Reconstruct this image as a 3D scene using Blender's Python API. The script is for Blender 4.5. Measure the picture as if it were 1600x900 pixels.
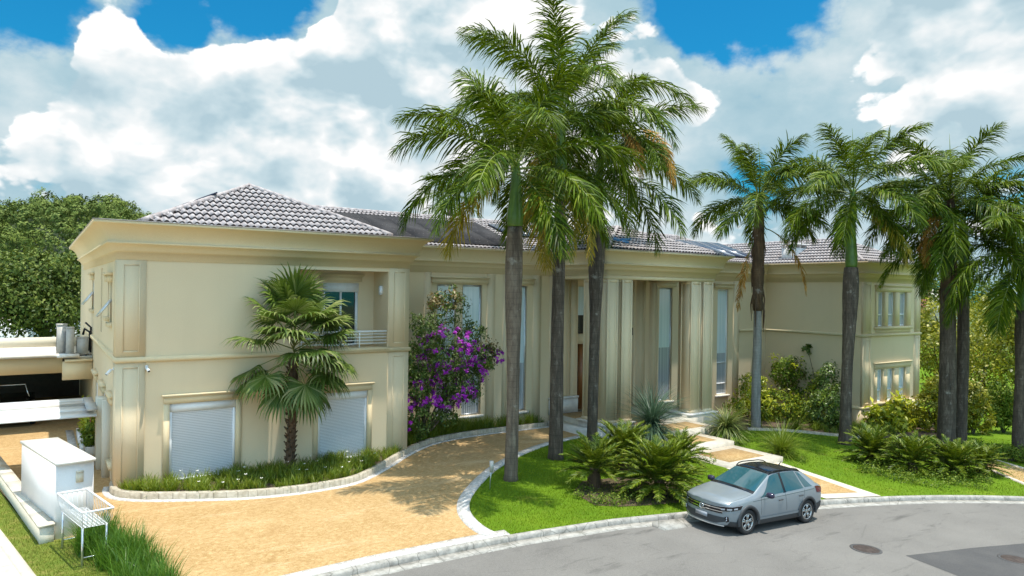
import bpy, bmesh, math, random
import numpy as np
from mathutils import Matrix, Vector

R = math.radians
scene = bpy.context.scene
COL = scene.collection
for o in list(bpy.data.objects):
    bpy.data.objects.remove(o)

# ------------------------------------------------------------------ camera
# The world is laid out along the house: x runs along the facade, y goes into the house, z up.
FPX, ROLL, YAW = 1085.0, R(0.85), R(34.25)
CAM = np.array([-1.94, -23.63, 6.2])
FWD = np.array([math.sin(YAW), math.cos(YAW), 0.0])
RGT = np.array([math.cos(YAW), -math.sin(YAW), 0.0])
UPV = np.array([0, 0, 1.0])
cr, sr = math.cos(ROLL), math.sin(ROLL)
cam_data = bpy.data.cameras.new('camera')
cam_data.sensor_width = 36
cam_data.lens = FPX / 1600 * 36
cam_data.shift_y = 3 / 1600
cam_data.clip_start = 0.1
cam_data.clip_end = 5000
cam = bpy.data.objects.new('camera', cam_data)
COL.objects.link(cam)
cx = RGT * cr + UPV * sr
cy = -RGT * sr + UPV * cr
cz = -FWD
cam.matrix_world = Matrix(((cx[0], cy[0], cz[0], CAM[0]), (cx[1], cy[1], cz[1], CAM[1]),
                           (cx[2], cy[2], cz[2], CAM[2]), (0, 0, 0, 1)))
scene.camera = cam

# ------------------------------------------------------------------ sky, sun, exposure
SUN_EL, SUN_AZ = R(81), (0.66, -0.75)          # horizontal direction towards the sun
sun_h = np.array(SUN_AZ) / np.linalg.norm(SUN_AZ)
sun_dir = Vector((sun_h[0] * math.cos(SUN_EL), sun_h[1] * math.cos(SUN_EL), math.sin(SUN_EL)))
sd = bpy.data.lights.new('sun', 'SUN')
sd.energy = 4.5
sd.angle = R(0.53)
sd.color = (1.0, 0.95, 0.86)
so = bpy.data.objects.new('sun', sd)
so.rotation_euler = sun_dir.to_track_quat('Z', 'Y').to_euler()
so.location = (0, 0, 60)
COL.objects.link(so)

scene.view_settings.view_transform = 'Standard'
scene.view_settings.look = 'None'
scene.view_settings.exposure = 0.48
scene.view_settings.gamma = 1
scene.view_settings.use_curve_mapping = False

world = bpy.data.worlds.new('World')
scene.world = world
world.use_nodes = True
wn, wl = world.node_tree.nodes, world.node_tree.links
wn.clear()


def wnode(t, **kw):
    n = wn.new(t)
    for k, v in kw.items():
        setattr(n, k, v)
    return n


def wmath(op, a, b=None, c=None, clamp=False):
    n = wn.new('ShaderNodeMath')
    n.operation = op
    n.use_clamp = clamp
    for i, x in enumerate((a, b, c)):
        if x is None:
            continue
        if isinstance(x, (int, float)):
            n.inputs[i].default_value = x
        else:
            wl.new(x, n.inputs[i])
    return n.outputs[0]


def ray(px, py):
    dx, dy = px - 800, py - 453
    a = dx * cr + dy * sr
    b = -dx * sr + dy * cr
    return FWD + RGT * (a / FPX) - UPV * (b / FPX)


w_out = wnode('ShaderNodeOutputWorld')
w_bg = wnode('ShaderNodeBackground')
SKY_STRENGTH = 0.12
world.cycles.sampling_method = 'MANUAL'
world.cycles.sample_map_resolution = 512
LITK, CLOUDK, CUM0 = 5.4, 0.72, 0.66
w_bg.inputs['Strength'].default_value = SKY_STRENGTH
w_sky = wnode('ShaderNodeTexSky', sky_type='NISHITA', sun_disc=False)
w_sky.sun_elevation = SUN_EL
w_sky.sun_rotation = math.atan2(sun_h[0], sun_h[1])
w_sky.air_density = 1.3
w_sky.dust_density = 0.4
w_sky.ozone_density = 3.0
w_tc = wnode('ShaderNodeTexCoord')
w_map = wnode('ShaderNodeMapping')
w_map.inputs['Scale'].default_value = (1, 1, 1.55)
w_map.inputs['Location'].default_value = (3.17, 1.3, 0.4)
wl.new(w_tc.outputs['Generated'], w_map.inputs['Vector'])
w_map2 = wnode('ShaderNodeMapping')
w_map2.inputs['Scale'].default_value = (1, 1, 1.55)
w_map2.inputs['Location'].default_value = (3.17 + 0.012, 1.3 - 0.015, 0.4 + 0.06)
wl.new(w_tc.outputs['Generated'], w_map2.inputs['Vector'])


def cloud_field(vec, detail, vd):
    n = wnode('ShaderNodeTexNoise')
    n.inputs['Scale'].default_value = 3.0
    n.inputs['Detail'].default_value = detail
    n.inputs['Roughness'].default_value = 0.5
    wl.new(vec, n.inputs['Vector'])
    # billows: rounded cells of several sizes, pushed about by the noise
    wv = wnode('ShaderNodeVectorMath', operation='MULTIPLY_ADD')
    wl.new(n.outputs['Color'], wv.inputs[0])
    wv.inputs[1].default_value = (0.22, 0.22, 0.22)
    wl.new(vec, wv.inputs[2])
    vo = wnode('ShaderNodeTexVoronoi', feature='F1')
    vo.normalize = True
    vo.inputs['Scale'].default_value = 7.0
    vo.inputs['Detail'].default_value = vd
    vo.inputs['Roughness'].default_value = 0.52
    vo.inputs['Lacunarity'].default_value = 2.2
    wl.new(wv.outputs[0], vo.inputs['Vector'])
    bil = wmath('MULTIPLY', vo.outputs['Distance'], vo.outputs['Distance'])
    return wmath('ADD', wmath('MULTIPLY_ADD', n.outputs['Fac'], 1.15, -0.175), wmath('MULTIPLY_ADD', bil, -1.0, 0.27))


f1 = cloud_field(w_map.outputs[0], 8, 3)
f2 = cloud_field(w_map2.outputs[0], 5, 3)
nrm = wnode('ShaderNodeVectorMath', operation='NORMALIZE')
wl.new(w_tc.outputs['Generated'], nrm.inputs[0])
# gaps of blue and banks of cloud, given by direction
gaps = None
warp_n = wnode('ShaderNodeTexNoise')
warp_n.inputs['Scale'].default_value = 7.0
warp_n.inputs['Detail'].default_value = 6
wl.new(w_tc.outputs['Generated'], warp_n.inputs['Vector'])
warped = wnode('ShaderNodeVectorMath', operation='MULTIPLY_ADD')
wl.new(warp_n.outputs['Color'], warped.inputs[0])
warped.inputs[1].default_value = (0.20, 0.20, 0.20)
off_n = wnode('ShaderNodeVectorMath', operation='SUBTRACT')
wl.new(nrm.outputs[0], off_n.inputs[0])
off_n.inputs[1].default_value = (0.10, 0.10, 0.10)
wl.new(off_n.outputs[0], warped.inputs[2])
for (gx, gy, wid, amp) in ((10, 5, 0.10, -0.30), (300, 5, 0.11, -0.34), (430, -10, 0.09, -0.28), (150, 50, 0.07, 0.14), (1225, 12, 0.095, -0.34), (1050, -10, 0.08, -0.26), (1110, 50, 0.05, -0.12), (1180, 260, 0.05, -0.08), (230, 300, 0.06, -0.08), (480, 320, 0.10, -0.06), (480, 120, 0.16, 0.14), (1000, 110, 0.12, 0.12), (1310, 60, 0.05, -0.06),
                           (130, 30, 0.06, 0.12), (560, 170, 0.28, 0.16), (160, 150, 0.20, 0.16), (1440, 130, 0.22, 0.14),
                           (1160, 110, 0.12, 0.10), (1130, 190, 0.10, -0.04), (640, 40, 0.14, 0.14), (1480, 30, 0.10, 0.16), (900, 250, 0.3, 0.10)):
    dvec = ray(gx, gy)
    dvec = dvec / np.linalg.norm(dvec)
    dn = wnode('ShaderNodeVectorMath', operation='DISTANCE')
    wl.new(warped.outputs[0], dn.inputs[0])
    dn.inputs[1].default_value = tuple(dvec)
    q = wmath('DIVIDE', dn.outputs['Value'], wid)
    q = wmath('MULTIPLY', q, q)
    q = wmath('POWER', 2.718, wmath('MULTIPLY', q, -1.0))
    q = wmath('MULTIPLY', q, amp)
    gaps = q if gaps is None else wmath('ADD', gaps, q)
dens = wmath('ADD', f1, gaps)


def smooth(x, lo, hi, a=0.0, b=1.0, kind='SMOOTHSTEP'):
    n = wnode('ShaderNodeMapRange', interpolation_type=kind)
    n.inputs['From Min'].default_value, n.inputs['From Max'].default_value = lo, hi
    n.inputs['To Min'].default_value, n.inputs['To Max'].default_value = a, b
    wl.new(x, n.inputs['Value'])
    return n.outputs[0]


def mixc(fac, a, b):
    n = wnode('ShaderNodeMix', data_type='RGBA')
    wl.new(fac, n.inputs[0])
    for i, x in ((6, a), (7, b)):
        if isinstance(x, tuple):
            n.inputs[i].default_value = (*x, 1)
        else:
            wl.new(x, n.inputs[i])
    return n.outputs[2]


def wramp(fac, *stops):
    r_ = wnode('ShaderNodeValToRGB')
    el = r_.color_ramp.elements
    while len(el) < len(stops):
        el.new(0.5)
    for e, (p, c) in zip(el, stops):
        e.position, e.color = p, (*c, 1)
    wl.new(fac, r_.inputs[0])
    return r_.outputs[0]


k = 1 / SKY_STRENGTH
# far veil of cloud
veil_n = wnode('ShaderNodeTexNoise')
veil_n.inputs['Scale'].default_value = 5.0
veil_n.inputs['Detail'].default_value = 9
veil_n.inputs['Roughness'].default_value = 0.55
wl.new(w_map2.outputs[0], veil_n.inputs['Vector'])
veil = wmath('ADD', veil_n.outputs['Fac'], wmath('MULTIPLY', gaps, 1.0))
veil_mask = smooth(veil, 0.40, 0.54)
veil_col = wramp(veil_n.outputs['Fac'], (0.32, (0.30, 0.51, 0.62)), (0.5, (0.46, 0.64, 0.72)), (0.66, (0.74, 0.83, 0.86)))
# near heaps of cumulus
mask = smooth(dens, CUM0, CUM0 + 0.035)
shade = wmath('MULTIPLY_ADD', wmath('SUBTRACT', f1, f2), LITK, 0.62)
lit = wmath('ADD', shade, smooth(dens, CUM0, CUM0 + 0.30, 0.16, -0.24, 'LINEAR'), clamp=True)
cum_col = wramp(lit, (0.0, (0.46, 0.62, 0.70)), (0.3, (0.60, 0.74, 0.80)), (0.55, (0.78, 0.86, 0.89)), (0.75, (0.92, 0.95, 0.96)), (1.0, (1.12, 1.12, 1.11)))
tint = wnode('ShaderNodeMix', data_type='RGBA', blend_type='MULTIPLY')
tint.inputs[0].default_value = 1.0
wl.new(w_sky.outputs[0], tint.inputs[6])
tint.inputs[7].default_value = (0.055, 0.54, 0.74, 1)


def scaled(c_, f):
    n = wnode('ShaderNodeVectorMath', operation='SCALE')
    wl.new(c_, n.inputs[0])
    n.inputs['Scale'].default_value = f
    return n.outputs[0]


sky_c = mixc(veil_mask, tint.outputs[2], scaled(veil_col, k * CLOUDK))
sky_c = mixc(mask, sky_c, scaled(cum_col, k * CLOUDK))
# sky brightened high up, above the view, as added fill light
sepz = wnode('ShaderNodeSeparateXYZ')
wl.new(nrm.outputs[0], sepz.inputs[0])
fill_gain = smooth(sepz.outputs['Z'], 0.42, 0.85, 1.0, 1.6)
# unseen sky behind the camera brightened as added fill for the house front
fill_side = wnode('ShaderNodeVectorMath', operation='DOT_PRODUCT')
wl.new(nrm.outputs[0], fill_side.inputs[0])
fill_side.inputs[1].default_value = (-0.50, -0.82, 0.28)
fill_gain = wmath('MULTIPLY', fill_gain, smooth(fill_side.outputs['Value'], 0.15, 0.85, 1.0, 2.1))
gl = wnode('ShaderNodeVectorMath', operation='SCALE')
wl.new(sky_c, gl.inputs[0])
wl.new(fill_gain, gl.inputs['Scale'])
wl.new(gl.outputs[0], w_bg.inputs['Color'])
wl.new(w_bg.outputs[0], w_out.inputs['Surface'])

# ------------------------------------------------------------------ placing helpers


def T(u, v=0.0):
    """height of the natural ground: flat on the left, falling along the street to the right"""
    return -0.045 * max(0.0, min(u, 62.0) - 11.0)


def G(px, py, off=0.0):
    """where the ground lies under a point of the photograph"""
    r = ray(px, py)
    z = 0.0
    for _ in range(60):
        t = (z + off - CAM[2]) / r[2]
        p = CAM + r * t
        z = 0.5 * z + 0.5 * T(p[0])
    return np.array([p[0], p[1], T(p[0])])


def onv(px, py, v):
    r = ray(px, py)
    return CAM + r * ((v - CAM[1]) / r[1])


def atd(px, py, depth):
    return CAM + ray(px, py) * depth


# ------------------------------------------------------------------ materials
MATS = {}


class M:
    """small node-graph writer"""

    def __init__(s, name):
        s.m = bpy.data.materials.new(name)
        s.m.use_nodes = True
        s.n, s.l = s.m.node_tree.nodes, s.m.node_tree.links
        s.n.clear()
        s.out = s.n.new('ShaderNodeOutputMaterial')
        s.b = s.n.new('ShaderNodeBsdfPrincipled')
        s.l.new(s.b.outputs[0], s.out.inputs['Surface'])
        s.tc = s.n.new('ShaderNodeTexCoord')
        MATS[name] = s.m

    def set(s, inp, val):
        if hasattr(val, 'is_output'):
            s.l.new(val, s.b.inputs[inp])
        else:
            s.b.inputs[inp].default_value = val if not (isinstance(val, tuple) and len(val) == 3) else (*val, 1)
        return s

    def noise(s, scale, detail=4, rough=0.55, dist=0.0, stretch=None):
        n = s.n.new('ShaderNodeTexNoise')
        n.inputs['Scale'].default_value = scale
        n.inputs['Detail'].default_value = detail
        n.inputs['Roughness'].default_value = rough
        n.inputs['Distortion'].default_value = dist
        if stretch:
            mp = s.n.new('ShaderNodeMapping')
            mp.inputs['Scale'].default_value = stretch
            s.l.new(s.tc.outputs['Object'], mp.inputs['Vector'])
            s.l.new(mp.outputs[0], n.inputs['Vector'])
        else:
            s.l.new(s.tc.outputs['Object'], n.inputs['Vector'])
        return n.outputs['Fac']

    def voro(s, scale, feature='F1', stretch=None, out='Distance'):
        n = s.n.new('ShaderNodeTexVoronoi')
        n.feature = feature
        n.inputs['Scale'].default_value = scale
        mp = s.n.new('ShaderNodeMapping')
        mp.inputs['Scale'].default_value = stretch or (1, 1, 1)
        s.l.new(s.tc.outputs['Object'], mp.inputs['Vector'])
        s.l.new(mp.outputs[0], n.inputs['Vector'])
        return n.outputs[out]

    def ramp(s, fac, *stops):
        r = s.n.new('ShaderNodeValToRGB')
        el = r.color_ramp.elements
        while len(el) < len(stops):
            el.new(0.5)
        for e, (p, c) in zip(el, stops):
            e.position = p
            e.color = (*c, 1) if len(c) == 3 else c
        s.l.new(fac, r.inputs[0])
        return r.outputs[0]

    def mix(s, fac, a, b, mode='MIX'):
        n = s.n.new('ShaderNodeMix')
        n.data_type = 'RGBA'
        n.blend_type = mode
        for i, x in ((0, fac), (6, a), (7, b)):
            if hasattr(x, 'is_output'):
                s.l.new(x, n.inputs[i])
            elif isinstance(x, tuple):
                n.inputs[i].default_value = (*x, 1)
            else:
                n.inputs[i].default_value = x
        return n.outputs[2]

    def math(s, op, a, b=0.0, clamp=False):
        n = s.n.new('ShaderNodeMath')
        n.operation = op
        n.use_clamp = clamp
        for i, x in enumerate((a, b)):
            if hasattr(x, 'is_output'):
                s.l.new(x, n.inputs[i])
            else:
                n.inputs[i].default_value = x
        return n.outputs[0]

    def sep(s, axis):
        n = s.n.new('ShaderNodeSeparateXYZ')
        s.l.new(s.tc.outputs['Object'], n.inputs[0])
        return n.outputs[axis]

    def bump(s, h, strength=0.3, dist=0.02):
        n = s.n.new('ShaderNodeBump')
        n.inputs['Strength'].default_value = strength
        n.inputs['Distance'].default_value = dist
        s.l.new(h, n.inputs['Height'])
        s.l.new(n.outputs[0], s.b.inputs['Normal'])
        return s

    def island(s):
        n = s.n.new('ShaderNodeNewGeometry')
        return n.outputs['Random Per Island']


def plain(name, col, rough=0.5, metal=0.0, var=0.12, scale=6.0, bump=0.0):
    m = M(name)
    f = m.noise(scale, 5)
    lo = tuple(c * (1 - var) for c in col)
    hi = tuple(min(1, c * (1 + var)) for c in col)
    m.set('Base Color', m.ramp(f, (0.3, lo), (0.7, hi))).set('Roughness', rough).set('Metallic', metal)
    if bump:
        m.bump(m.noise(scale * 12, 4), bump, 0.01)
    return m.m


def stucco(name, col):
    m = M(name)
    big = m.noise(0.35, 5, 0.6)
    streak = m.noise(1.0, 5, 0.6, stretch=(2.6, 2.6, 0.12))
    fine = m.noise(60, 3)
    c = m.ramp(big, (0.3, tuple(x * 0.96 for x in col)), (0.7, tuple(min(1, x * 1.03) for x in col)))
    c = m.mix(m.math('MULTIPLY', m.ramp(streak, (0.5, (0, 0, 0)), (0.8, (1, 1, 1))), 0.10), c, tuple(x * 0.72 for x in col))
    c = m.mix(0.12, c, m.ramp(fine, (0.35, (0.2, 0.2, 0.2)), (0.65, (0.9, 0.9, 0.9))), 'OVERLAY')
    m.set('Base Color', c).set('Roughness', 0.85).set('Specular IOR Level', 0.25)
    m.bump(fine, 0.25, 0.01)
    return m.m


def leafmat(name, stops, trans, rough=0.42, tfac=0.3, spec=0.4, patch_scale=1.3, patch_k=0.5):
    """leaves: every leaf its own tone, light shining through"""
    m = M(name)
    c = m.ramp(m.island(), *stops)
    patch = m.noise(patch_scale, 3)
    c = m.mix(m.ramp(patch, (0.4, (0, 0, 0)), (0.7, (patch_k, patch_k, patch_k))), c, trans)
    m.set('Base Color', c).set('Roughness', rough).set('Specular IOR Level', spec)
    t = m.n.new('ShaderNodeBsdfTranslucent')
    tc = m.mix(0.6, c, trans)
    m.l.new(tc, t.inputs['Color'])
    mx = m.n.new('ShaderNodeMixShader')
    mx.inputs[0].default_value = tfac
    m.l.new(m.b.outputs[0], mx.inputs[1])
    m.l.new(t.outputs[0], mx.inputs[2])
    m.l.new(mx.outputs[0], m.out.inputs['Surface'])
    return m.m


WALL = stucco('cream_stucco', (0.69, 0.555, 0.365))
TRIM = stucco('cream_trim', (0.70, 0.56, 0.35))
WHITEWALL = stucco('white_stucco', (0.74, 0.72, 0.70))
PALE = stucco('pale_stucco', (0.62, 0.57, 0.46))
WHITE = plain('white_paint', (0.78, 0.79, 0.80), 0.35, var=0.04)
OFFWHITE = plain('off_white_stone', (0.66, 0.63, 0.58), 0.7, var=0.12, scale=3, bump=0.2)
FLASH = plain('grey_flashing', (0.36, 0.32, 0.29), 0.5, 0.2, 0.2)
METAL = plain('brushed_metal', (0.62, 0.64, 0.66), 0.3, 0.8, 0.08)
CHROME = plain('chrome', (0.85, 0.85, 0.87), 0.12, 1.0, 0.02)
DARK = plain('dark_void', (0.012, 0.012, 0.013), 0.8)
WOOD = None
m = M('door_wood')
g = m.noise(3, 6, 0.6, 0.6, stretch=(6, 6, 0.35))
m.set('Base Color', m.ramp(g, (0.3, (0.16, 0.055, 0.014)), (0.7, (0.30, 0.115, 0.03)))).set('Roughness', 0.4)
WOOD = m.m

m = M('roof_tile')
t_is = m.noise(2.3, 6, 0.6)
t_f = m.noise(14, 3)
c = m.ramp(t_is, (0.3, (0.23, 0.20, 0.20)), (0.5, (0.33, 0.295, 0.295)), (0.72, (0.43, 0.395, 0.39)))
c = m.mix(m.ramp(t_f, (0.5, (0, 0, 0)), (0.75, (0.55, 0.55, 0.55))), c, (0.30, 0.22, 0.19))
m.set('Base Color', c).set('Roughness', 0.62)
m.bump(t_f, 0.2, 0.01)
TILE = m.m
TILE_LIP_SHADE = plain('roof_tile_edge_shade', (0.055, 0.042, 0.042), 0.9, var=0.3)  # darkened lip faces: shadow under each tile course put into the colour

m = M('heating_mat')
a = m.math('FRACT', m.math('MULTIPLY', m.sep('X'), 12.0))
c = m.ramp(m.noise(1.1, 5), (0.3, (0.022, 0.021, 0.023)), (0.7, (0.05, 0.048, 0.05)))
m.set('Base Color', c).set('Roughness', 0.9).set('Specular IOR Level', 0.15).bump(a, 0.4, 0.02)
MAT_BLACK = m.m
m = M('solar_glass')
c = m.ramp(m.math('FRACT', m.math('MULTIPLY', m.sep('X'), 6.2)), (0.0, (0.10, 0.12, 0.16)), (0.06, (0.018, 0.026, 0.05)), (1.0, (0.022, 0.03, 0.06)))
m.set('Base Color', c).set('Roughness', 0.18)
SOLAR = m.m

m = M('shutter_slats')
s_ = m.math('FRACT', m.math('MULTIPLY', m.sep('Z'), 1 / 0.052))
m.set('Base Color', m.ramp(s_, (0.0, (0.07, 0.09, 0.12)), (0.26, (0.62, 0.65, 0.70)), (1.0, (0.78, 0.80, 0.83)))).set('Roughness', 0.4)
m.bump(s_, 0.6, 0.02)
SHUTTER = m.m

m = M('blind_glass')
w_ = m.noise(1.0, 3, stretch=(11, 11, 0.15))
m.set('Base Color', m.ramp(w_, (0.35, (0.54, 0.66, 0.69)), (0.65, (0.68, 0.77, 0.79)))).set('Roughness', 0.12).set('Coat Weight', 0.5)
BLIND = m.m
m = M('curtain_glass')
w_ = m.noise(1.0, 3, stretch=(22, 22, 0.1))
m.set('Base Color', m.ramp(w_, (0.35, (0.22, 0.25, 0.27)), (0.65, (0.56, 0.58, 0.60)))).set('Roughness', 0.12)
CURTAIN = m.m
m = M('dark_glass')
m.set('Base Color', (0.012, 0.018, 0.02)).set('Roughness', 0.04).set('Specular IOR Level', 0.7)
GLASS = m.m
m = M('door_glass')
w_ = m.noise(1.6, 5)
m.set('Base Color', m.ramp(w_, (0.35, (0.04, 0.07, 0.05)), (0.6, (0.14, 0.19, 0.18)))).set('Roughness', 0.05).set('Specular IOR Level', 0.8)
DOORGLASS = m.m

# ground
m = M('asphalt')
fine = m.noise(45, 4, 0.7)
big = m.noise(0.45, 6, 0.6)
c = m.ramp(fine, (0.28, (0.06, 0.056, 0.051)), (0.5, (0.145, 0.137, 0.125)), (0.72, (0.25, 0.235, 0.215)))
c = m.mix(0.55, c, m.ramp(big, (0.3, (0.115, 0.108, 0.10)), (0.7, (0.19, 0.18, 0.165))))
stain = m.noise(1.0, 6, 0.7, 0.4, stretch=(0.5, 1.8, 1))
c = m.mix(m.ramp(stain, (0.56, (0, 0, 0)), (0.70, (0.7, 0.7, 0.7))), c, (0.055, 0.052, 0.048))
crack = m.voro(0.55, 'DISTANCE_TO_EDGE', (1, 1.3, 1))
crk = m.math('MULTIPLY', m.ramp(crack, (0.0, (1, 1, 1)), (0.012, (0, 0, 0))), m.ramp(m.noise(0.8, 3), (0.45, (0, 0, 0)), (0.6, (1, 1, 1))))
c = m.mix(m.math('MULTIPLY', crk, 0.28), c, (0.05, 0.047, 0.043))
m.set('Base Color', c).set('Roughness', 0.85).bump(fine, 0.35, 0.01)
ASPHALT = m.m
m = M('new_asphalt')
fine = m.noise(50, 4, 0.7)
c = m.ramp(fine, (0.3, (0.034, 0.033, 0.034)), (0.72, (0.082, 0.08, 0.08)))
c = m.mix(m.ramp(m.noise(0.9, 5), (0.5, (0, 0, 0)), (0.75, (0.4, 0.4, 0.4))), c, (0.11, 0.105, 0.10))
m.set('Base Color', c).set('Roughness', 0.8).bump(fine, 0.4, 0.01)
ASPHALT2 = m.m

m = M('gold_stone')
cell = m.voro(13, 'F1', (0.7, 1.2, 1), 'Color')
fine = m.noise(26, 5, 0.75)
big = m.noise(0.5, 5, 0.6)
c = m.ramp(fine, (0.28, (0.17, 0.090, 0.024)), (0.5, (0.35, 0.22, 0.08)), (0.72, (0.54, 0.40, 0.20)))
c = m.mix(0.35, c, m.ramp(cell, (0.2, (0.27, 0.155, 0.05)), (0.8, (0.50, 0.35, 0.18))))
c = m.mix(m.ramp(big, (0.35, (0, 0, 0)), (0.7, (0.5, 0.5, 0.5))), c, (0.50, 0.345, 0.17))
mid = m.noise(8, 5, 0.7, 0.3)
c = m.mix(m.ramp(mid, (0.5, (0, 0, 0)), (0.68, (0.6, 0.6, 0.6))), c, (0.25, 0.14, 0.035))
c = m.mix(m.ramp(mid, (0.32, (0.55, 0.55, 0.55)), (0.46, (0, 0, 0))), c, (0.58, 0.42, 0.20))
dirt = m.noise(1.1, 7, 0.72, 0.6)
c = m.mix(m.ramp(dirt, (0.54, (0, 0, 0)), (0.74, (0.55, 0.55, 0.55))), c, (0.26, 0.14, 0.04))
wear = m.noise(1.0, 5, 0.6, 0.3, stretch=(0.35, 1.6, 1))
c = m.mix(m.ramp(wear, (0.56, (0, 0, 0)), (0.72, (0.4, 0.4, 0.4))), c, (0.62, 0.47, 0.28))
edge = m.voro(13, 'DISTANCE_TO_EDGE', (0.7, 1.2, 1))
c = m.mix(m.ramp(edge, (0.0, (0.55, 0.55, 0.55)), (0.06, (0, 0, 0))), c, (0.24, 0.12, 0.035))
m.set('Base Color', c).set('Roughness', 0.9).bump(fine, 0.5, 0.015)
GOLD = m.m

m = M('white_cobbles')
cell = m.voro(9, 'F1', (1, 1, 1), 'Color')
edge = m.voro(9, 'DISTANCE_TO_EDGE')
c = m.ramp(cell, (0.1, (0.42, 0.40, 0.37)), (0.9, (0.64, 0.62, 0.59)))
c = m.mix(m.ramp(edge, (0.0, (1, 1, 1)), (0.045, (0, 0, 0))), c, (0.22, 0.20, 0.18))
dk = m.noise(2.0, 5, 0.65)
c = m.mix(m.ramp(dk, (0.56, (0, 0, 0)), (0.7, (0.6, 0.6, 0.6))), c, (0.30, 0.28, 0.27))
m.set('Base Color', c).set('Roughness', 0.8).bump(edge, 0.4, 0.02)
COBBLE = m.m

m = M('kerb_stone')
j = m.math('FRACT', m.math('MULTIPLY', m.math('ADD', m.sep('X'), m.math('MULTIPLY', m.sep('Y'), 0.8)), 5.2))
c = m.ramp(m.noise(7, 5), (0.3, (0.30, 0.26, 0.19)), (0.7, (0.50, 0.45, 0.36)))
c = m.mix(m.ramp(j, (0.0, (0.8, 0.8, 0.8)), (0.13, (0, 0, 0))), c, (0.13, 0.11, 0.08))
m.set('Base Color', c).set('Roughness', 0.85).bump(m.noise(20, 4), 0.5, 0.02)
KERBSTONE = m.m

m = M('old_concrete')
c = m.ramp(m.noise(5, 6, 0.65), (0.25, (0.16, 0.15, 0.135)), (0.5, (0.31, 0.295, 0.265)), (0.75, (0.45, 0.43, 0.39)))
j = m.math('FRACT', m.math('MULTIPLY', m.sep('X'), 1.02))
c = m.mix(m.ramp(j, (0.0, (0.9, 0.9, 0.9)), (0.03, (0, 0, 0))), c, (0.07, 0.065, 0.05))
sp = m.noise(1.6, 5, 0.7)
c = m.mix(m.ramp(sp, (0.57, (0, 0, 0)), (0.68, (0.8, 0.8, 0.8))), c, (0.14, 0.135, 0.11))
crack = m.voro(1.3, 'DISTANCE_TO_EDGE')
c = m.mix(m.math('MULTIPLY', m.ramp(crack, (0.0, (1, 1, 1)), (0.018, (0, 0, 0))), 0.65), c, (0.07, 0.065, 0.055))
m.set('Base Color', c).set('Roughness', 0.9).bump(m.noise(18, 5), 0.4, 0.015)
CONCRETE = m.m

m = M('lawn_ground')
a = m.noise(0.7, 5, 0.6)
b = m.noise(24, 4, 0.7)
c = m.ramp(a, (0.3, (0.070, 0.130, 0.004)), (0.55, (0.115, 0.185, 0.006)), (0.75, (0.18, 0.235, 0.015)))
c = m.mix(0.5, c, m.ramp(b, (0.3, (0.035, 0.095, 0.004)), (0.7, (0.15, 0.26, 0.02))))
worn = m.noise(0.55, 6, 0.7)
c = m.mix(m.ramp(worn, (0.60, (0, 0, 0)), (0.72, (0.7, 0.7, 0.7))), c, (0.20, 0.19, 0.035))
m.set('Base Color', c).set('Roughness', 0.9).set('Specular IOR Level', 0.1).bump(b, 0.8, 0.04)
LAWN = m.m
m = M('dry_lawn_ground')
a = m.noise(2.2, 5, 0.6)
b = m.noise(24, 4, 0.7)
c = m.ramp(a, (0.35, (0.085, 0.14, 0.016)), (0.55, (0.15, 0.18, 0.03)), (0.7, (0.30, 0.24, 0.08)))
c = m.mix(0.4, c, m.ramp(b, (0.3, (0.05, 0.08, 0.008)), (0.7, (0.22, 0.26, 0.05))))
m.set('Base Color', c).set('Roughness', 0.9).set('Specular IOR Level', 0.1).bump(b, 0.8, 0.04)
DRYLAWN = m.m
SOIL = plain('soil', (0.085, 0.055, 0.033), 0.95, var=0.4, scale=9, bump=0.6)
m = M('field_ground')
c = m.ramp(m.noise(0.08, 6, 0.6), (0.3, (0.05, 0.09, 0.02)), (0.7, (0.11, 0.15, 0.035)))
m.set('Base Color', c).set('Roughness', 0.95)
FIELD = m.m
m = M('forest_floor')
c = m.ramp(m.noise(0.1, 5), (0.3, (0.012, 0.022, 0.006)), (0.7, (0.028, 0.045, 0.010)))
m.set('Base Color', c).set('Roughness', 0.95)
FLOOR = m.m
m = M('pavement_tile')
j1 = m.math('FRACT', m.math('MULTIPLY', m.math('ADD', m.sep('Y'), m.math('MULTIPLY', m.sep('X'), -0.2)), 0.9))
c = m.ramp(m.noise(6, 5), (0.3, (0.52, 0.40, 0.29)), (0.7, (0.66, 0.53, 0.40)))
c = m.mix(m.ramp(j1, (0.0, (0.8, 0.8, 0.8)), (0.02, (0, 0, 0))), c, (0.25, 0.18, 0.12))
m.set('Base Color', c).set('Roughness', 0.8)
PAVING = m.m
TREADEDGE = plain('tread_stone', (0.50, 0.45, 0.37), 0.8, var=0.14, scale=4, bump=0.3)

# plants
G_PALM = leafmat('palm_leaf', ((0.0, (0.010, 0.028, 0.001)), (0.35, (0.025, 0.060, 0.002)), (0.72, (0.062, 0.120, 0.004)), (1.0, (0.20, 0.235, 0.018))), (0.18, 0.25, 0.004), 0.48, 0.20, 0.16)
G_PALMY = leafmat('palm_leaf_yellowing', ((0.0, (0.16, 0.15, 0.010)), (0.5, (0.34, 0.27, 0.018)), (1.0, (0.55, 0.36, 0.03))), (0.34, 0.28, 0.02), 0.4, 0.3)
G_DEAD = leafmat('palm_leaf_dry', ((0.0, (0.26, 0.12, 0.03)), (0.5, (0.46, 0.24, 0.05)), (1.0, (0.62, 0.38, 0.10))), (0.45, 0.22, 0.03), 0.6, 0.25, 0.15)
G_FAN = leafmat('fan_leaf', ((0.0, (0.030, 0.068, 0.008)), (0.5, (0.080, 0.130, 0.020)), (0.80, (0.17, 0.205, 0.06)), (1.0, (0.30, 0.30, 0.13))), (0.14, 0.2, 0.02), 0.42, 0.2, 0.3)
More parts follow.
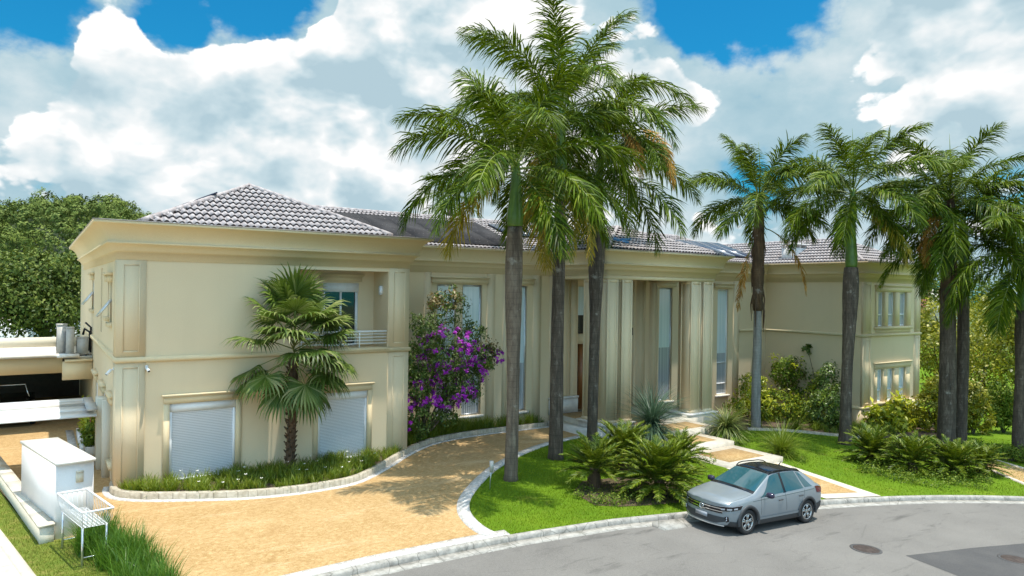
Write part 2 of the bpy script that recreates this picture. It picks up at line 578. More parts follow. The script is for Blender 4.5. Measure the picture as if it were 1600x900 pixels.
G_SAGO = leafmat('cycad_leaf', ((0.0, (0.026, 0.058, 0.003)), (0.5, (0.068, 0.122, 0.005)), (1.0, (0.22, 0.24, 0.02))), (0.20, 0.25, 0.01), 0.45, 0.2, 0.25)
G_BLUE = leafmat('grass_tree_leaf', ((0.0, (0.035, 0.075, 0.048)), (0.6, (0.07, 0.125, 0.075)), (1.0, (0.14, 0.20, 0.13))), (0.11, 0.19, 0.09), 0.45, 0.15)
G_YUCCA = leafmat('spiky_leaf', ((0.0, (0.07, 0.11, 0.02)), (0.6, (0.14, 0.19, 0.04)), (1.0, (0.30, 0.29, 0.10))), (0.24, 0.28, 0.06), 0.45, 0.2)
G_GRASS = leafmat('bed_grass_leaf', ((0.0, (0.050, 0.100, 0.006)), (0.5, (0.115, 0.175, 0.010)), (1.0, (0.28, 0.29, 0.03))), (0.22, 0.30, 0.02), 0.42, 0.3)
G_TUFT = leafmat('long_grass_leaf', ((0.0, (0.025, 0.085, 0.008)), (0.5, (0.05, 0.135, 0.012)), (1.0, (0.13, 0.22, 0.03))), (0.14, 0.28, 0.02), 0.36, 0.3)
G_LAWN = leafmat('lawn_blade', ((0.0, (0.070, 0.135, 0.003)), (0.5, (0.125, 0.205, 0.005)), (1.0, (0.22, 0.28, 0.018))), (0.24, 0.33, 0.006), 0.5, 0.35, 0.25)
G_DRYB = leafmat('dry_lawn_blade', ((0.0, (0.09, 0.15, 0.012)), (0.6, (0.17, 0.20, 0.03)), (1.0, (0.36, 0.29, 0.09))), (0.25, 0.28, 0.03), 0.6, 0.3, 0.2)
G_TIB = leafmat('shrub_leaf', ((0.0, (0.020, 0.052, 0.006)), (0.5, (0.06, 0.115, 0.012)), (1.0, (0.20, 0.25, 0.06))), (0.12, 0.20, 0.03), 0.40, 0.2)
G_TIBR = leafmat('russet_shrub_leaf', ((0.0, (0.12, 0.085, 0.025)), (0.5, (0.20, 0.12, 0.04)), (1.0, (0.26, 0.23, 0.09))), (0.22, 0.16, 0.03), 0.45, 0.2)
PURPLE = leafmat('purple_petal', ((0.0, (0.24, 0.012, 0.36)), (0.6, (0.48, 0.05, 0.56)), (1.0, (0.70, 0.22, 0.68))), (0.55, 0.05, 0.65), 0.6, 0.35, 0.1)
G_HEDGE = leafmat('hedge_leaf', ((0.0, (0.030, 0.072, 0.010)), (0.5, (0.075, 0.130, 0.012)), (1.0, (0.22, 0.26, 0.03))), (0.18, 0.25, 0.02), 0.5, 0.22, 0.15)
G_LIME = leafmat('lime_leaf', ((0.0, (0.14, 0.20, 0.008)), (0.5, (0.34, 0.39, 0.012)), (1.0, (0.62, 0.58, 0.04))), (0.45, 0.48, 0.03), 0.4, 0.3)
G_TREE = leafmat('tree_leaf', ((0.0, (0.018, 0.042, 0.008)), (0.5, (0.042, 0.082, 0.014)), (1.0, (0.20, 0.23, 0.05))), (0.17, 0.22, 0.03), 0.5, 0.2, 0.15)
G_YTREE = leafmat('yellow_tree_leaf', ((0.0, (0.06, 0.085, 0.004)), (0.5, (0.17, 0.185, 0.008)), (1.0, (0.42, 0.36, 0.025))), (0.30, 0.30, 0.02), 0.45, 0.32)
G_FOREST = leafmat('hazed_forest_leaf', ((0.0, (0.050, 0.082, 0.022)), (0.5, (0.110, 0.155, 0.040)), (1.0, (0.20, 0.235, 0.070))), (0.15, 0.19, 0.03), 0.7, 0.10, 0.05, 0.14, 0.6)  # tones lightened so haze over the hill is put into the leaf colour
PETALW = plain('white_petal', (0.80, 0.78, 0.72), 0.6)
PETALR = plain('red_petal', (0.55, 0.05, 0.03), 0.6)
PETALO = plain('orange_petal', (0.75, 0.20, 0.03), 0.6)


def trunkmat(name, lo, mid, hi, ring):
    m = M(name)
    z = m.sep('Z')
    rr = m.math('FRACT', m.math('ADD', m.math('MULTIPLY', z, ring), m.math('MULTIPLY', m.noise(3, 3), 0.35)))
    a = m.noise(2.6, 8, 0.75, 0.5, stretch=(2.2, 2.2, 0.55))
    c = m.ramp(a, (0.3, lo), (0.52, mid), (0.75, hi))
    c = m.mix(m.ramp(rr, (0.0, (0.5, 0.5, 0.5)), (0.12, (0, 0, 0))), c, tuple(x * 0.5 for x in lo))
    strk = m.noise(1.1, 6, 0.7, 0.3, stretch=(4.5, 4.5, 0.22))
    c = m.mix(m.ramp(strk, (0.50, (0, 0, 0)), (0.62, (0.55, 0.55, 0.55))), c, tuple(x * 0.35 for x in lo))
    lich = m.noise(2.2, 5, 0.7)
    c = m.mix(m.ramp(lich, (0.6, (0, 0, 0)), (0.72, (0.65, 0.65, 0.65))), c, (0.40, 0.37, 0.32))
    m.set('Base Color', c).set('Roughness', 0.9).bump(m.math('ADD', m.math('MULTIPLY', rr, 0.35), a), 0.45, 0.03)
    return m.m


TRUNK = trunkmat('palm_trunk', (0.080, 0.056, 0.040), (0.160, 0.120, 0.086), (0.27, 0.22, 0.165), 5.2)
TRUNKD = trunkmat('dark_palm_trunk', (0.040, 0.029, 0.021), (0.098, 0.072, 0.052), (0.24, 0.195, 0.15), 4.2)
TRUNKG = trunkmat('grey_palm_trunk', (0.16, 0.145, 0.13), (0.27, 0.255, 0.235), (0.36, 0.345, 0.32), 6.0)
FIBRE = trunkmat('brown_fibre', (0.05, 0.03, 0.016), (0.11, 0.065, 0.035), (0.20, 0.12, 0.06), 9)
SHAFT = plain('green_crownshaft', (0.085, 0.16, 0.022), 0.35, var=0.35, scale=2.5)
BARK = trunkmat('bark', (0.045, 0.035, 0.025), (0.10, 0.08, 0.06), (0.17, 0.14, 0.11), 2.0)
RACHIS = plain('leaf_stalk', (0.16, 0.20, 0.04), 0.5, var=0.2)

# ------------------------------------------------------------------ mesh builder and object tags


class Geo:
    """collects vertices and faces (with a material slot) and links them as ONE mesh object"""

    def __init__(s):
        s.v, s.f, s.n = [], [], 0

    def add(s, verts, faces, mi=0):
        verts = np.asarray(verts, dtype=np.float64).reshape(-1, 3)
        s.v.append(verts)
        if isinstance(faces, np.ndarray):
            s.f.append((faces.astype(np.int64) + s.n, mi))
        else:
            by = {}
            for f in faces:
                by.setdefault(len(f), []).append(f)
            for k_, fs in by.items():
                s.f.append((np.asarray(fs, dtype=np.int64) + s.n, mi))
        s.n += len(verts)
        return s

    def box(s, x0, x1, y0, y1, z0, z1, mi=0):
        v = [(x, y, z) for z in (z0, z1) for y in (y0, y1) for x in (x0, x1)]
        return s.add(v, [(0, 2, 3, 1), (4, 5, 7, 6), (0, 1, 5, 4), (2, 6, 7, 3), (0, 4, 6, 2), (1, 3, 7, 5)], mi)

    def hexa(s, bottom, top, mi=0):
        """two quads (counter-clockwise from above)"""
        return s.add(list(bottom) + list(top), [(3, 2, 1, 0), (4, 5, 6, 7), (0, 1, 5, 4), (1, 2, 6, 5), (2, 3, 7, 6), (3, 0, 4, 7)], mi)

    def tube(s, pts, rad, seg=8, mi=0, cap=True):
        pts = [np.asarray(p, float) for p in pts]
        rads = rad if hasattr(rad, '__len__') else [rad] * len(pts)
        rings = []
        ref = np.array([0, 0, 1.0])
        for i, p in enumerate(pts):
            t = pts[min(i + 1, len(pts) - 1)] - pts[max(i - 1, 0)]
            t = t / (np.linalg.norm(t) + 1e-9)
            rf = ref if abs(t @ ref) < 0.95 else np.array([1.0, 0, 0])
            a = np.cross(t, rf); a /= np.linalg.norm(a)
            b = np.cross(t, a)
            rings.append([p + rads[i] * (math.cos(q) * a + math.sin(q) * b) for q in np.linspace(0, 2 * math.pi, seg, endpoint=False)])
        v = [q for r in rings for q in r]
        f = []
        for i in range(len(pts) - 1):
            for j in range(seg):
                j2 = (j + 1) % seg
                f.append((i * seg + j, i * seg + j2, (i + 1) * seg + j2, (i + 1) * seg + j))
        if cap:
            f.append(tuple(range(seg - 1, -1, -1)))
            f.append(tuple((len(pts) - 1) * seg + j for j in range(seg)))
        return s.add(v, f, mi)

    def lathe(s, profile, centre=(0, 0, 0), axis='Z', seg=24, mi=0):
        v, f = [], []
        for (r, h) in profile:
            for q in np.linspace(0, 2 * math.pi, seg, endpoint=False):
                a, b = r * math.cos(q), r * math.sin(q)
                p = (a, b, h) if axis == 'Z' else (a, h, b) if axis == 'Y' else (h, a, b)
                v.append(np.add(p, centre))
        for i in range(len(profile) - 1):
            for j in range(seg):
                j2 = (j + 1) % seg
                f.append((i * seg + j, i * seg + j2, (i + 1) * seg + j2, (i + 1) * seg + j))
        return s.add(v, f, mi)

    def build(s, name, mats, parent=None, origin=None, smooth=False):
        me = bpy.data.meshes.new(name)
        V = np.concatenate(s.v) if s.v else np.zeros((0, 3))
        org = np.array(ROOT[parent.name]) if parent is not None else np.array(origin if origin is not None else (0, 0, 0.0))
        V = V - org
        me.vertices.add(len(V))
        me.vertices.foreach_set('co', V.ravel())
        loops = np.concatenate([f.ravel() for f, _ in s.f])
        sizes = np.concatenate([np.full(len(f), f.shape[1]) for f, _ in s.f])
        mi = np.concatenate([np.full(len(f), m_) for f, m_ in s.f])
        me.loops.add(len(loops))
        me.loops.foreach_set('vertex_index', loops.astype(np.int32))
        me.polygons.add(len(sizes))
        starts = np.concatenate([[0], np.cumsum(sizes)[:-1]])
        me.polygons.foreach_set('loop_start', starts.astype(np.int32))
        me.polygons.foreach_set('loop_total', sizes.astype(np.int32))
        me.polygons.foreach_set('material_index', mi.astype(np.int32))
        for mt in (mats if isinstance(mats, (list, tuple)) else [mats]):
            me.materials.append(mt)
        if smooth:
            me.polygons.foreach_set('use_smooth', np.ones(len(sizes), dtype=bool))
        me.update(calc_edges=True)
        me.validate()
        o = bpy.data.objects.new(name, me)
        COL.objects.link(o)
        ROOT[o.name] = tuple(org)
        if parent is not None:
            o.parent = parent
        elif origin is not None:
            o.location = origin
        return o


ROOT = {}


def tag(o, label=None, cat=None, group=None, kind=None):
    if label: o['label'] = label
    if cat: o['category'] = cat
    if group: o['group'] = group
    if kind: o['kind'] = kind
    return o


def thing(name, loc, label, cat, group=None):
    o = bpy.data.objects.new(name, None)
    o.empty_display_size = 0.2
    COL.objects.link(o)
    o.location = tuple(float(x) for x in loc)
    ROOT[o.name] = tuple(float(x) for x in loc)
    return tag(o, label, cat, group)


def struct(g, name, mat, **kw):
    return tag(g.build(name, mat, **kw), kind='structure')


def catmull(pts, n=8):
    P_ = [np.asarray(p, float) for p in pts]
    P_ = [2 * P_[0] - P_[1]] + P_ + [2 * P_[-1] - P_[-2]]
    out = []
    for i in range(1, len(P_) - 2):
        a, b, c, d = P_[i - 1:i + 3]
        for t in np.linspace(0, 1, n, endpoint=False):
            out.append(0.5 * (2 * b + (c - a) * t + (2 * a - 5 * b + 4 * c - d) * t * t + (3 * b - a - 3 * c + d) * t ** 3))
    out.append(P_[-2])
    return np.array(out)


def offset_line(pts, d):
    """shift a plan polyline sideways (to its left for d > 0)"""
    pts = np.asarray(pts)[:, :2]
    t = np.gradient(pts, axis=0)
    t /= np.linalg.norm(t, axis=1)[:, None] + 1e-9
    return pts + d * np.stack([-t[:, 1], t[:, 0]], 1)


def sheet(poly, off, name, mat, cuts=(11.0, 62.0), zfun=None):
    """a flat sheet of ground with this plan outline, laid on the terrain"""
    bm = bmesh.new()
    vs = [bm.verts.new((float(p[0]), float(p[1]), 0)) for p in poly]
    bm.faces.new(vs)
    bmesh.ops.triangulate(bm, faces=bm.faces[:])
    for c_ in cuts:
        geom = bm.verts[:] + bm.edges[:] + bm.faces[:]
        bmesh.ops.bisect_plane(bm, geom=geom, plane_co=(c_, 0, 0), plane_no=(1, 0, 0))
    for v in bm.verts:
        v.co.z = (zfun or T)(v.co.x, v.co.y) + off
    bmesh.ops.recalc_face_normals(bm, faces=bm.faces[:])
    for f in bm.faces:
        if f.normal.z < 0:
            f.normal_flip()
    me = bpy.data.meshes.new(name)
    bm.to_mesh(me)
    bm.free()
    me.materials.append(mat)
    o = bpy.data.objects.new(name, me)
    COL.objects.link(o)
    ROOT[o.name] = (0, 0, 0)
    return tag(o, kind='structure')


def sweep(g, line, profile, mi=0, zf=T, close_ends=True):
    """profile [(sideways, height)] carried along a plan polyline"""
    line = np.asarray(line)
    rows = [offset_line(line, o_) for o_, _ in profile]
    n, k_ = len(line), len(profile)
    v = []
    for i in range(n):
        zb = zf(line[i][0], line[i][1])
        for j in range(k_):
            v.append((rows[j][i][0], rows[j][i][1], zb + profile[j][1]))
    f = []
    for i in range(n - 1):
        for j in range(k_ - 1):
            f.append((i * k_ + j, (i + 1) * k_ + j, (i + 1) * k_ + j + 1, i * k_ + j + 1))
    if close_ends:
        f.append(tuple(range(k_)))
        f.append(tuple((n - 1) * k_ + j for j in range(k_ - 1, -1, -1)))
    return g.add(v, f, mi)


rng = np.random.default_rng(7)
random.seed(7)

# ------------------------------------------------------------------ the setting: ground, road, lawns, paths
kerb_pts = [(-60, -9.8), (-20, -9.4), (-5, -9.05), (3.0, -8.97), (4.66, -8.95), (7.7, -9.1), (10.5, -9.5), (13.48, -9.97), (16.66, -10.47),
            (18.8, -10.94), (21.24, -11.6), (23.69, -12.49), (26.31, -13.8), (29.2, -15.8), (33, -19), (39, -25.5), (60, -52)]
kerb = catmull(kerb_pts, 10)
# lawn/road edge line = kerb; the kerb itself lies on the road side of it
g = Geo()
sweep(g, kerb, [(0.0, -0.4), (0.0, 0.012), (-0.05, 0.02), (-0.13, 0.012), (-0.16, -0.02), (-0.17, -0.118), (-0.17, -0.4)])
tag(g.build('kerb', CONCRETE), kind='structure')
g = Geo()
sweep(g, kerb, [(-0.165, -0.3), (-0.165, -0.108), (-0.50, -0.112), (-0.50, -0.3)])
tag(g.build('gutter', CONCRETE), kind='structure')
road_edge = offset_line(kerb, -0.12)
road_poly = [tuple(p) for p in road_edge] + [(60, -90), (-60, -60)]
sheet(road_poly, -0.124, 'road', ASPHALT)
patch = [G(1415, 868, -.12), G(1520, 856, -.12), G(1600, 849, -.12), G(1700, 838, -.12), G(1800, 1000, -.12), G(1640, 1000, -.12), G(1500, 901, -.12)]
sheet([p[:2] for p in patch], -0.119, 'road_patch', ASPHALT2)

# wide natural ground under everything
g = Geo()
xs = np.array([-900, -400, -200, -120, -80, -60, -40, -20, 0, 11, 20, 30, 40, 50, 62, 75, 100, 160, 260, 500, 1000.])
ys = np.array([-300, -120, -60, -40, -20, -8, 2, 12, 22, 40, 70, 120, 200, 350, 700, 1400.])
vv = [(x, y, T(x) - 0.42) for y in ys for x in xs]
nx = len(xs)
g.add(vv, [(j * nx + i, j * nx + i + 1, (j + 1) * nx + i + 1, (j + 1) * nx + i) for j in range(len(ys) - 1) for i in range(nx - 1)])
struct(g, 'ground', FIELD)

# island of lawn: curve of its left edge (inner edge of the white stone border)
isl_px = [(779, 836), (762, 828), (745, 815), (734, 798), (737, 778), (757, 752), (786, 728), (820, 710), (860, 695), (912, 683)]
isl = catmull([G(*p)[:2] for p in isl_px], 8)
isl_out = offset_line(isl, 0.36)
g = Geo()
sweep(g, isl, [(0.0, -0.2), (0.0, 0.045), (0.10, 0.055), (0.36, 0.03), (0.36, -0.2)])
tag(g.build('lawn_border', COBBLE), kind='structure')

bed_curve = catmull([(-0.05, 0.75), (-0.12, 0.1), (0.05, -0.62), (0.7, -1.25), (1.79, -1.86), (3.0, -2.45), (4.28, -2.76), (5.5, -2.8), (6.56, -2.55), (8.0, -1.4), (9.32, -0.17), (10.6, 0.8),
                     (12.16, 1.6), (14.0, 2.15), (16.0, 2.5), (18.3, 2.9)], 8)
# driveway: from the street to the porch, and back along the side of the house to the carport
drive = [(18.6, 2.95), (19.0, 2.9), (19.0, -0.55)]
drive += [tuple(p) for p in isl_out[::-1]]
kb = [tuple(p) for p in kerb if 2.6 < p[0] < 7.0]
corner = isl_out[0]
left_edge = [(1.2, -8.98), (0.7, -8.2), (0.5, -7.5), (0.1, -6.0), (-0.35, -4.6), (-0.75, -3.6), (-1.5, -3.6), (-1.9, -3.5), (-2.35, -0.5), (-2.95, 2.6), (-3.6, 6.5), (-4.4, 11.0), (-6, 22.0), (0.0, 22.0), (0, 0.8)]
dp = drive + kb[::-1] + left_edge + [tuple(p) for p in bed_curve[4:]]
sheet(dp, 0.004, 'driveway', GOLD)
# white stone strip between driveway and kerb
k2 = np.array([p for p in kerb if -1.5 < p[0] < 8.2])
g = Geo()
sweep(g, k2, [(0.004, -0.2), (0.004, 0.018), (0.34, 0.026), (0.34, -0.2)])
tag(g.build('driveway_edging', COBBLE), kind='structure')

# lawn: island, right garden and everything beyond
lawn = [tuple(p) for p in isl]
lawn += [(19.0, -0.6), (19.0, 4.2), (36.2, 4.2), (36.2, -2.0), (42.0, -2.0), (42.0, 30), (120, 60), (140, -60)]
lawn += [tuple(p) for p in kerb[::-1] if 7.9 < p[0] <= 60]
sheet(lawn, 0.0, 'lawn', LAWN)
# left verge and pavement
verge = [(1.1, -8.95), (0.7, -8.2), (0.5, -7.5), (0.1, -6.0), (-0.35, -4.6), (-0.75, -3.6), (-1.6, -3.6), (-1.9, -3.4), (-2.95, 2.6), (-4.4, 11.0), (-5.1, 11.0), (-2.72, -2.0), (-2.2, -4.7), (-1.6, -9.0)]
sheet(verge, 0.002, 'verge', DRYLAWN)
g = Geo()
pl = np.array([(-1.15, -9.0), (-1.62, -7.8), (-2.05, -5.79), (-2.34, -4.3), (-2.65, -2.74), (-3.5, 1.5), (-5.4, 11.0)])
sweep(g, pl, [(0.12, -0.2), (0.12, 0.03), (0.0, 0.035), (-0.10, 0.03), (-0.10, -0.2)])
tag(g.build('pavement_edge', TREADEDGE), kind='structure')
sheet([tuple(p) for p in offset_line(pl, 0.11)] + [(-9, 11), (-7, -9.3)], 0.008, 'pavement', PAVING)
sheet([(-7, -9.3), (-9, 11), (-12, 30), (-60, 30), (-60, -9.7)], 0.0, 'neighbour_ground', DRYLAWN)

# planting beds along the house
bed = [tuple(p) for p in offset_line(bed_curve, 0.06)] + [(18.6, 3.7), (9.4, 3.7), (9.4, 0.05), (0.1, 0.05)]
sheet(bed, 0.10, 'planting_bed', SOIL)
g = Geo()
sweep(g, bed_curve, [(-0.02, -0.2), (-0.02, 0.19), (0.02, 0.21), (0.13, 0.21), (0.15, 0.05)])
tag(g.build('bed_edging', KERBSTONE), kind='structure')
g = Geo()
sweep(g, bed_curve, [(-0.20, -0.2), (-0.20, 0.022), (-0.012, 0.026), (-0.012, -0.2)])
tag(g.build('white_stone_edging', COBBLE), kind='structure')
sheet([(26.6, -1.0), (28.5, -1.4), (30.2, -2.6), (31.6, -4.4), (33.2, -5.4), (36.3, -5.9), (40, -6.5), (42.2, -5), (42.2, -2.75), (36.2, -2.75), (36.2, 3.55), (26.6, 3.55)], 0.03, 'shrub_bed', SOIL)
# edging stones of the shrub bed
g = Geo()
sweep(g, catmull([(28.0, -1.2), (29.4, -1.9), (30.3, -2.7), (31.2, -3.9), (32.2, -5.0)], 8), [(-0.08, -0.2), (-0.08, 0.12), (0.1, 0.12), (0.1, -0.2)])
tag(g.build('shrub_bed_edging', KERBSTONE), kind='structure')
# far path at the right
fp = [G(1520, 723), G(1548, 718), G(1640, 746), G(1640, 772)]
fp = [p[:2] for p in fp]
sheet(fp, 0.012, 'garden_path', GOLD)
g = Geo()
sweep(g, np.array([fp[1], fp[2]]), [(0, -0.1), (0, 0.05), (0.14, 0.05), (0.14, -0.1)])
sweep(g, np.array([fp[3], fp[0]]), [(0, -0.1), (0, 0.05), (0.14, 0.05), (0.14, -0.1)])
tag(g.build('garden_path_edging', TREADEDGE), kind='structure')

# porch floor and the stepped entrance path
g = Geo()
g.box(18.95, 26.5, -0.78, 3.9, -0.9, 0.10)
struct(g, 'porch_floor', TREADEDGE)
g = Geo()
g.box(19.3, 22.6, -0.5, 3.4, 0.05, 0.108)
struct(g, 'porch_paving', GOLD)


def tread(name, x0, x1, y0, y1, z, inset):
    g = Geo()
    g.box(x0, x1, y0, y1, z - 0.5, z)
    o = struct(g, name, TREADEDGE)
    g = Geo()
    x, X, y, Y = inset
    g.box(x, X, y, Y, z - 0.05, z + 0.006)
    struct(g, name + '_infill', GOLD)


tread('entrance_step', 20.3, 23.9, -2.65, -0.79, 0.07, (20.7, 23.5, -2.3, -1.1))
g = Geo()
g.box(18.35, 18.94, -0.62, 2.95, -0.9, -0.06)
struct(g, 'marble_step', OFFWHITE)
tread('entrance_tread', 20.0, 22.75, -4.45, -2.6, -0.13, (20.5, 22.25, -3.95, -2.85))
tread('lower_tread', 19.55, 22.7, -6.85, -4.3, -0.30, (20.05, 22.2, -6.35, -4.85))
sheet([(19.0, -10.95), (19.4, -6.7), (22.55, -6.7), (21.2, -11.55)], 0.020, 'entrance_path', TREADEDGE)
sheet([(19.45, -10.55), (19.8, -6.95), (22.1, -6.95), (20.85, -10.95)], 0.026, 'entrance_path_infill', GOLD)

# ------------------------------------------------------------------ the house
house = thing('mansion', (20, 4, 0), 'long cream stucco mansion with tiled hip roofs, deep cornices and a columned entrance porch', 'house')


def wall_plane(g, along, c, a0, a1, z0, z1, holes, depth, facing):
    """a wall face on plane x=c or y=c with rectangular openings and their reveals.
    along: 'x' (wall runs in x, faces -y) or 'y' (wall runs in y, faces -x)"""
    def P3(a, z, d):
        return (a, c + d, z) if along == 'x' else (c + d * facing, a, z)
    aa = sorted({a0, a1, *[h[0] for h in holes], *[h[1] for h in holes]})
    zz = sorted({z0, z1, *[h[2] for h in holes], *[h[3] for h in holes]})
    for i in range(len(aa) - 1):
        for j in range(len(zz) - 1):
            am, zm = (aa[i] + aa[i + 1]) / 2, (zz[j] + zz[j + 1]) / 2
            if any(h[0] < am < h[1] and h[2] < zm < h[3] for h in holes):
                continue
            g.add([P3(aa[i], zz[j], 0), P3(aa[i + 1], zz[j], 0), P3(aa[i + 1], zz[j + 1], 0), P3(aa[i], zz[j + 1], 0)], [(0, 1, 2, 3)])
    for h in holes:
        d = depth if len(h) < 5 else h[4]
        q = [(h[0], h[2]), (h[1], h[2]), (h[1], h[3]), (h[0], h[3])]
        for i in range(4):
            (p, z), (p2, z2) = q[i], q[(i + 1) % 4]
            g.add([P3(p, z, 0), P3(p2, z2, 0), P3(p2, z2, d), P3(p, z, d)], [(0, 1, 2, 3)])


Z0, ZS, ZC, ZT = -0.6, 3.92, 7.17, 8.05
SH = [(1.43, 3.38, 0.10, 2.52), (6.09, 7.90, 0.10, 2.50)]
BAL = (5.40, 8.66, 4.02, 6.80, 1.35)
# front wall of the left wing
g = Geo()
wall_plane(g, 'x', 0.0, 0, 9.45, Z0, 7.9, SH + [BAL], 0.16, 1)
g.add([(9.45, 0, Z0), (9.45, 3.6, Z0), (9.45, 3.6, 7.9), (9.45, 0, 7.9)], [(0, 1, 2, 3)])
SW = [(2.05, 2.75, 4.95, 6.25), (3.15, 3.75, 5.1, 6.25), (6.2, 6.9, 4.4, 6.8), (11.0, 12.2, 5.1, 6.35), (1.0, 1.9, 0.6, 2.45), (4.2, 5.4, 0.6, 2.4), (8.0, 9.2, 0.1, 2.4)]
wall_plane(g, 'y', 0.0, 0, 22.3, Z0, 7.9, SW, 0.22, 1)
g.add([(0, 22.3, Z0), (9.45, 22.3, Z0), (9.45, 22.3, 7.9), (0, 22.3, 7.9)], [(0, 1, 2, 3)])
BD = (6.70, 8.02, 4.0, 6.36)
wall_plane(g, 'x', 1.35, 5.40, 8.66, 4.02, 6.80, [BD], 0.10, 1)
g.build('wall', WALL, house)
# main body
MW = [(12.60, 13.56, 0.45, 6.40), (13.90, 14.94, 0.45, 6.40), (16.55, 17.50, 0.40, 6.40), (20.68, 23.2, 0.10, 6.45, 0.55), (26.50, 27.55, 0.12, 6.45), (31.40, 32.38, 0.12, 6.42)]
g = Geo()
wall_plane(g, 'x', 3.6, 9.45, 36.0, -1.6, 7.9, MW, 0.20, 1)
g.add([(9.45, 15.0, -1), (36, 15.0, -1), (36, 15.0, 7.9), (9.45, 15, 7.9)], [(0, 1, 2, 3)])
g.build('wall', WALL, house)
# right wing
RX0, RX1, RY = 36.0, 42.25, -2.72
RW = [(37.43, 38.08, 4.42, 6.40), (38.52, 39.26, 4.42, 6.40), (39.82, 40.60, 4.42, 6.40), (37.43, 38.08, 0.12, 1.98), (38.52, 39.26, 0.12, 1.98), (39.82, 40.60, 0.12, 1.98)]
g = Geo()
wall_plane(g, 'x', RY, RX0, RX1, -2.2, 7.9, RW, 0.20, 1)
g.add([(RX0, RY, -2.2), (RX0, 3.6, -2.2), (RX0, 3.6, 7.9), (RX0, RY, 7.9)], [(0, 1, 2, 3)])
g.add([(RX1, RY, -2.2), (RX1, 15, -2.2), (RX1, 15, 7.9), (RX1, RY, 7.9)], [(0, 3, 2, 1)])
g.build('wall', WALL, house)

CORNICE = [(0.0, 6.93), (0.045, 6.935), (0.045, 7.16), (0.10, 7.175), (0.13, 7.20), (0.15, 7.24), (0.19, 7.31), (0.25, 7.37), (0.31, 7.40), (0.33, 7.405), (0.33, 7.455), (0.30, 7.46), (0.30, 7.50),
           (0.315, 7.58), (0.36, 7.70), (0.43, 7.81), (0.52, 7.90), (0.62, 7.955), (0.68, 7.965), (0.69, 7.975), (0.69, 8.04), (0.60, 8.055), (0.0, 8.06)]


def cornice(path, profile=CORNICE, name='cornice', mat=TRIM, parent=None):
    """mitred moulding along a plan path; outward is to the right of the direction of travel"""
    P_ = [np.asarray(p, float) for p in path]
    n = len(P_)
    mit = []
    for i in range(n):
        d1 = P_[i] - P_[i - 1] if i > 0 else P_[1] - P_[0]
        d2 = P_[i + 1] - P_[i] if i < n - 1 else P_[-1] - P_[-2]
        n1 = np.array([d1[1], -d1[0]]) / np.linalg.norm(d1)
        n2 = np.array([d2[1], -d2[0]]) / np.linalg.norm(d2)
        mm = n1 + n2
        mm = mm / (mm @ mm) * 2
        mit.append(mm)
    g = Geo()
    k_ = len(profile)
    v = []
    for p, mm in zip(P_, mit):
        for o_, z in profile:
            q = p + mm * o_
            v.append((q[0], q[1], z))
    f = [(i * k_ + j, i * k_ + j + 1, (i + 1) * k_ + j + 1, (i + 1) * k_ + j) for i in range(n - 1) for j in range(k_ - 1)]
    g.add(v, f)
    c_ = g.build(name, mat, parent or house)
    return c_


def flashing(path, parent):
    return cornice(path, [(0.66, 8.041), (0.705, 8.041), (0.71, 8.062), (0.60, 8.075), (0.0, 8.08)], 'flashing', FLASH, parent)


wing_path = [(0, 19.0), (0, 0), (9.45, 0), (9.45, 3.6)]
main_path = [(9.45, 3.6), (19.30, 3.6)]
porch_path = [(19.02, 3.6), (19.02, -0.42), (26.22, -0.42), (26.22, 3.6)]
main_path2 = [(26.2, 3.6), (36.0, 3.6)]
rw_path = [(36.0, 3.6), (36.0, RY), (RX1, RY), (RX1, 14)]
for pth in (wing_path, main_path, porch_path, main_path2, rw_path):
    c_ = cornice(pth)
    flashing(pth, c_)
# porch architrave and ceiling
g = Geo()
g.box(19.021, 26.219, -0.419, 0.05, 6.75, 6.929)
g.box(19.021, 19.60, 0.055, 3.599, 6.75, 6.929)
g.box(25.64, 26.219, 0.055, 3.599, 6.75, 6.929)
g.box(19.05, 26.19, -0.38, 3.59, 6.90, 7.9)
g.build('architrave', TRIM, house)
# string courses
STR = [(0.0, 3.84), (0.04, 3.845), (0.055, 3.87), (0.10, 3.88), (0.10, 3.99), (0.07, 4.01), (0.0, 4.015)]
cornice([(0, 19), (0, 0), (9.45, 0), (9.45, 3.6)], STR, 'string_course')
cornice([(33.36, 3.6), (36.0, 3.6), (36.0, RY), (RX1, RY), (RX1, 14)], STR, 'string_course')
BASEM = [(0.0, -0.20), (0.05, -0.19), (0.10, -0.17), (0.10, -0.06), (0.06, -0.03), (0.0, -0.02)]
cornice([(36.0, 3.6), (36.0, RY), (RX1, RY), (RX1, 14)], BASEM, 'string_course')
for a, b in ((RX0 - 0.06, RX0 + 0.8), (RX1 - 0.7, RX1 + 0.06)):
    g = Geo()
    g.box(a, b, RY - 0.06, RY + 0.6, -2.0, -0.20)
    g.build('plinth', WALL, house)


def pilaster(x0, x1, yf, z0, z1, proud=0.032, panel=True, side=0.0):
    g = Geo()
    g.box(x0, x1, yf - proud, yf + 0.10, z0, z1)
    if panel:
        w = x1 - x0
        a, b, t = x0 + 0.2 * w, x1 - 0.2 * w, 0.035
        za, zb = z0 + 0.14, z1 - 0.12
        p = yf - proud
        for (q0, q1, r0, r1) in ((a, a + t, za, zb), (b - t, b, za, zb), (a + t, b - t, za, za + t), (a + t, b - t, zb - t, zb)):
            g.box(q0, q1, p - 0.018, p + 0.01, r0, r1)
    return g.build('pilaster', WALL, house)


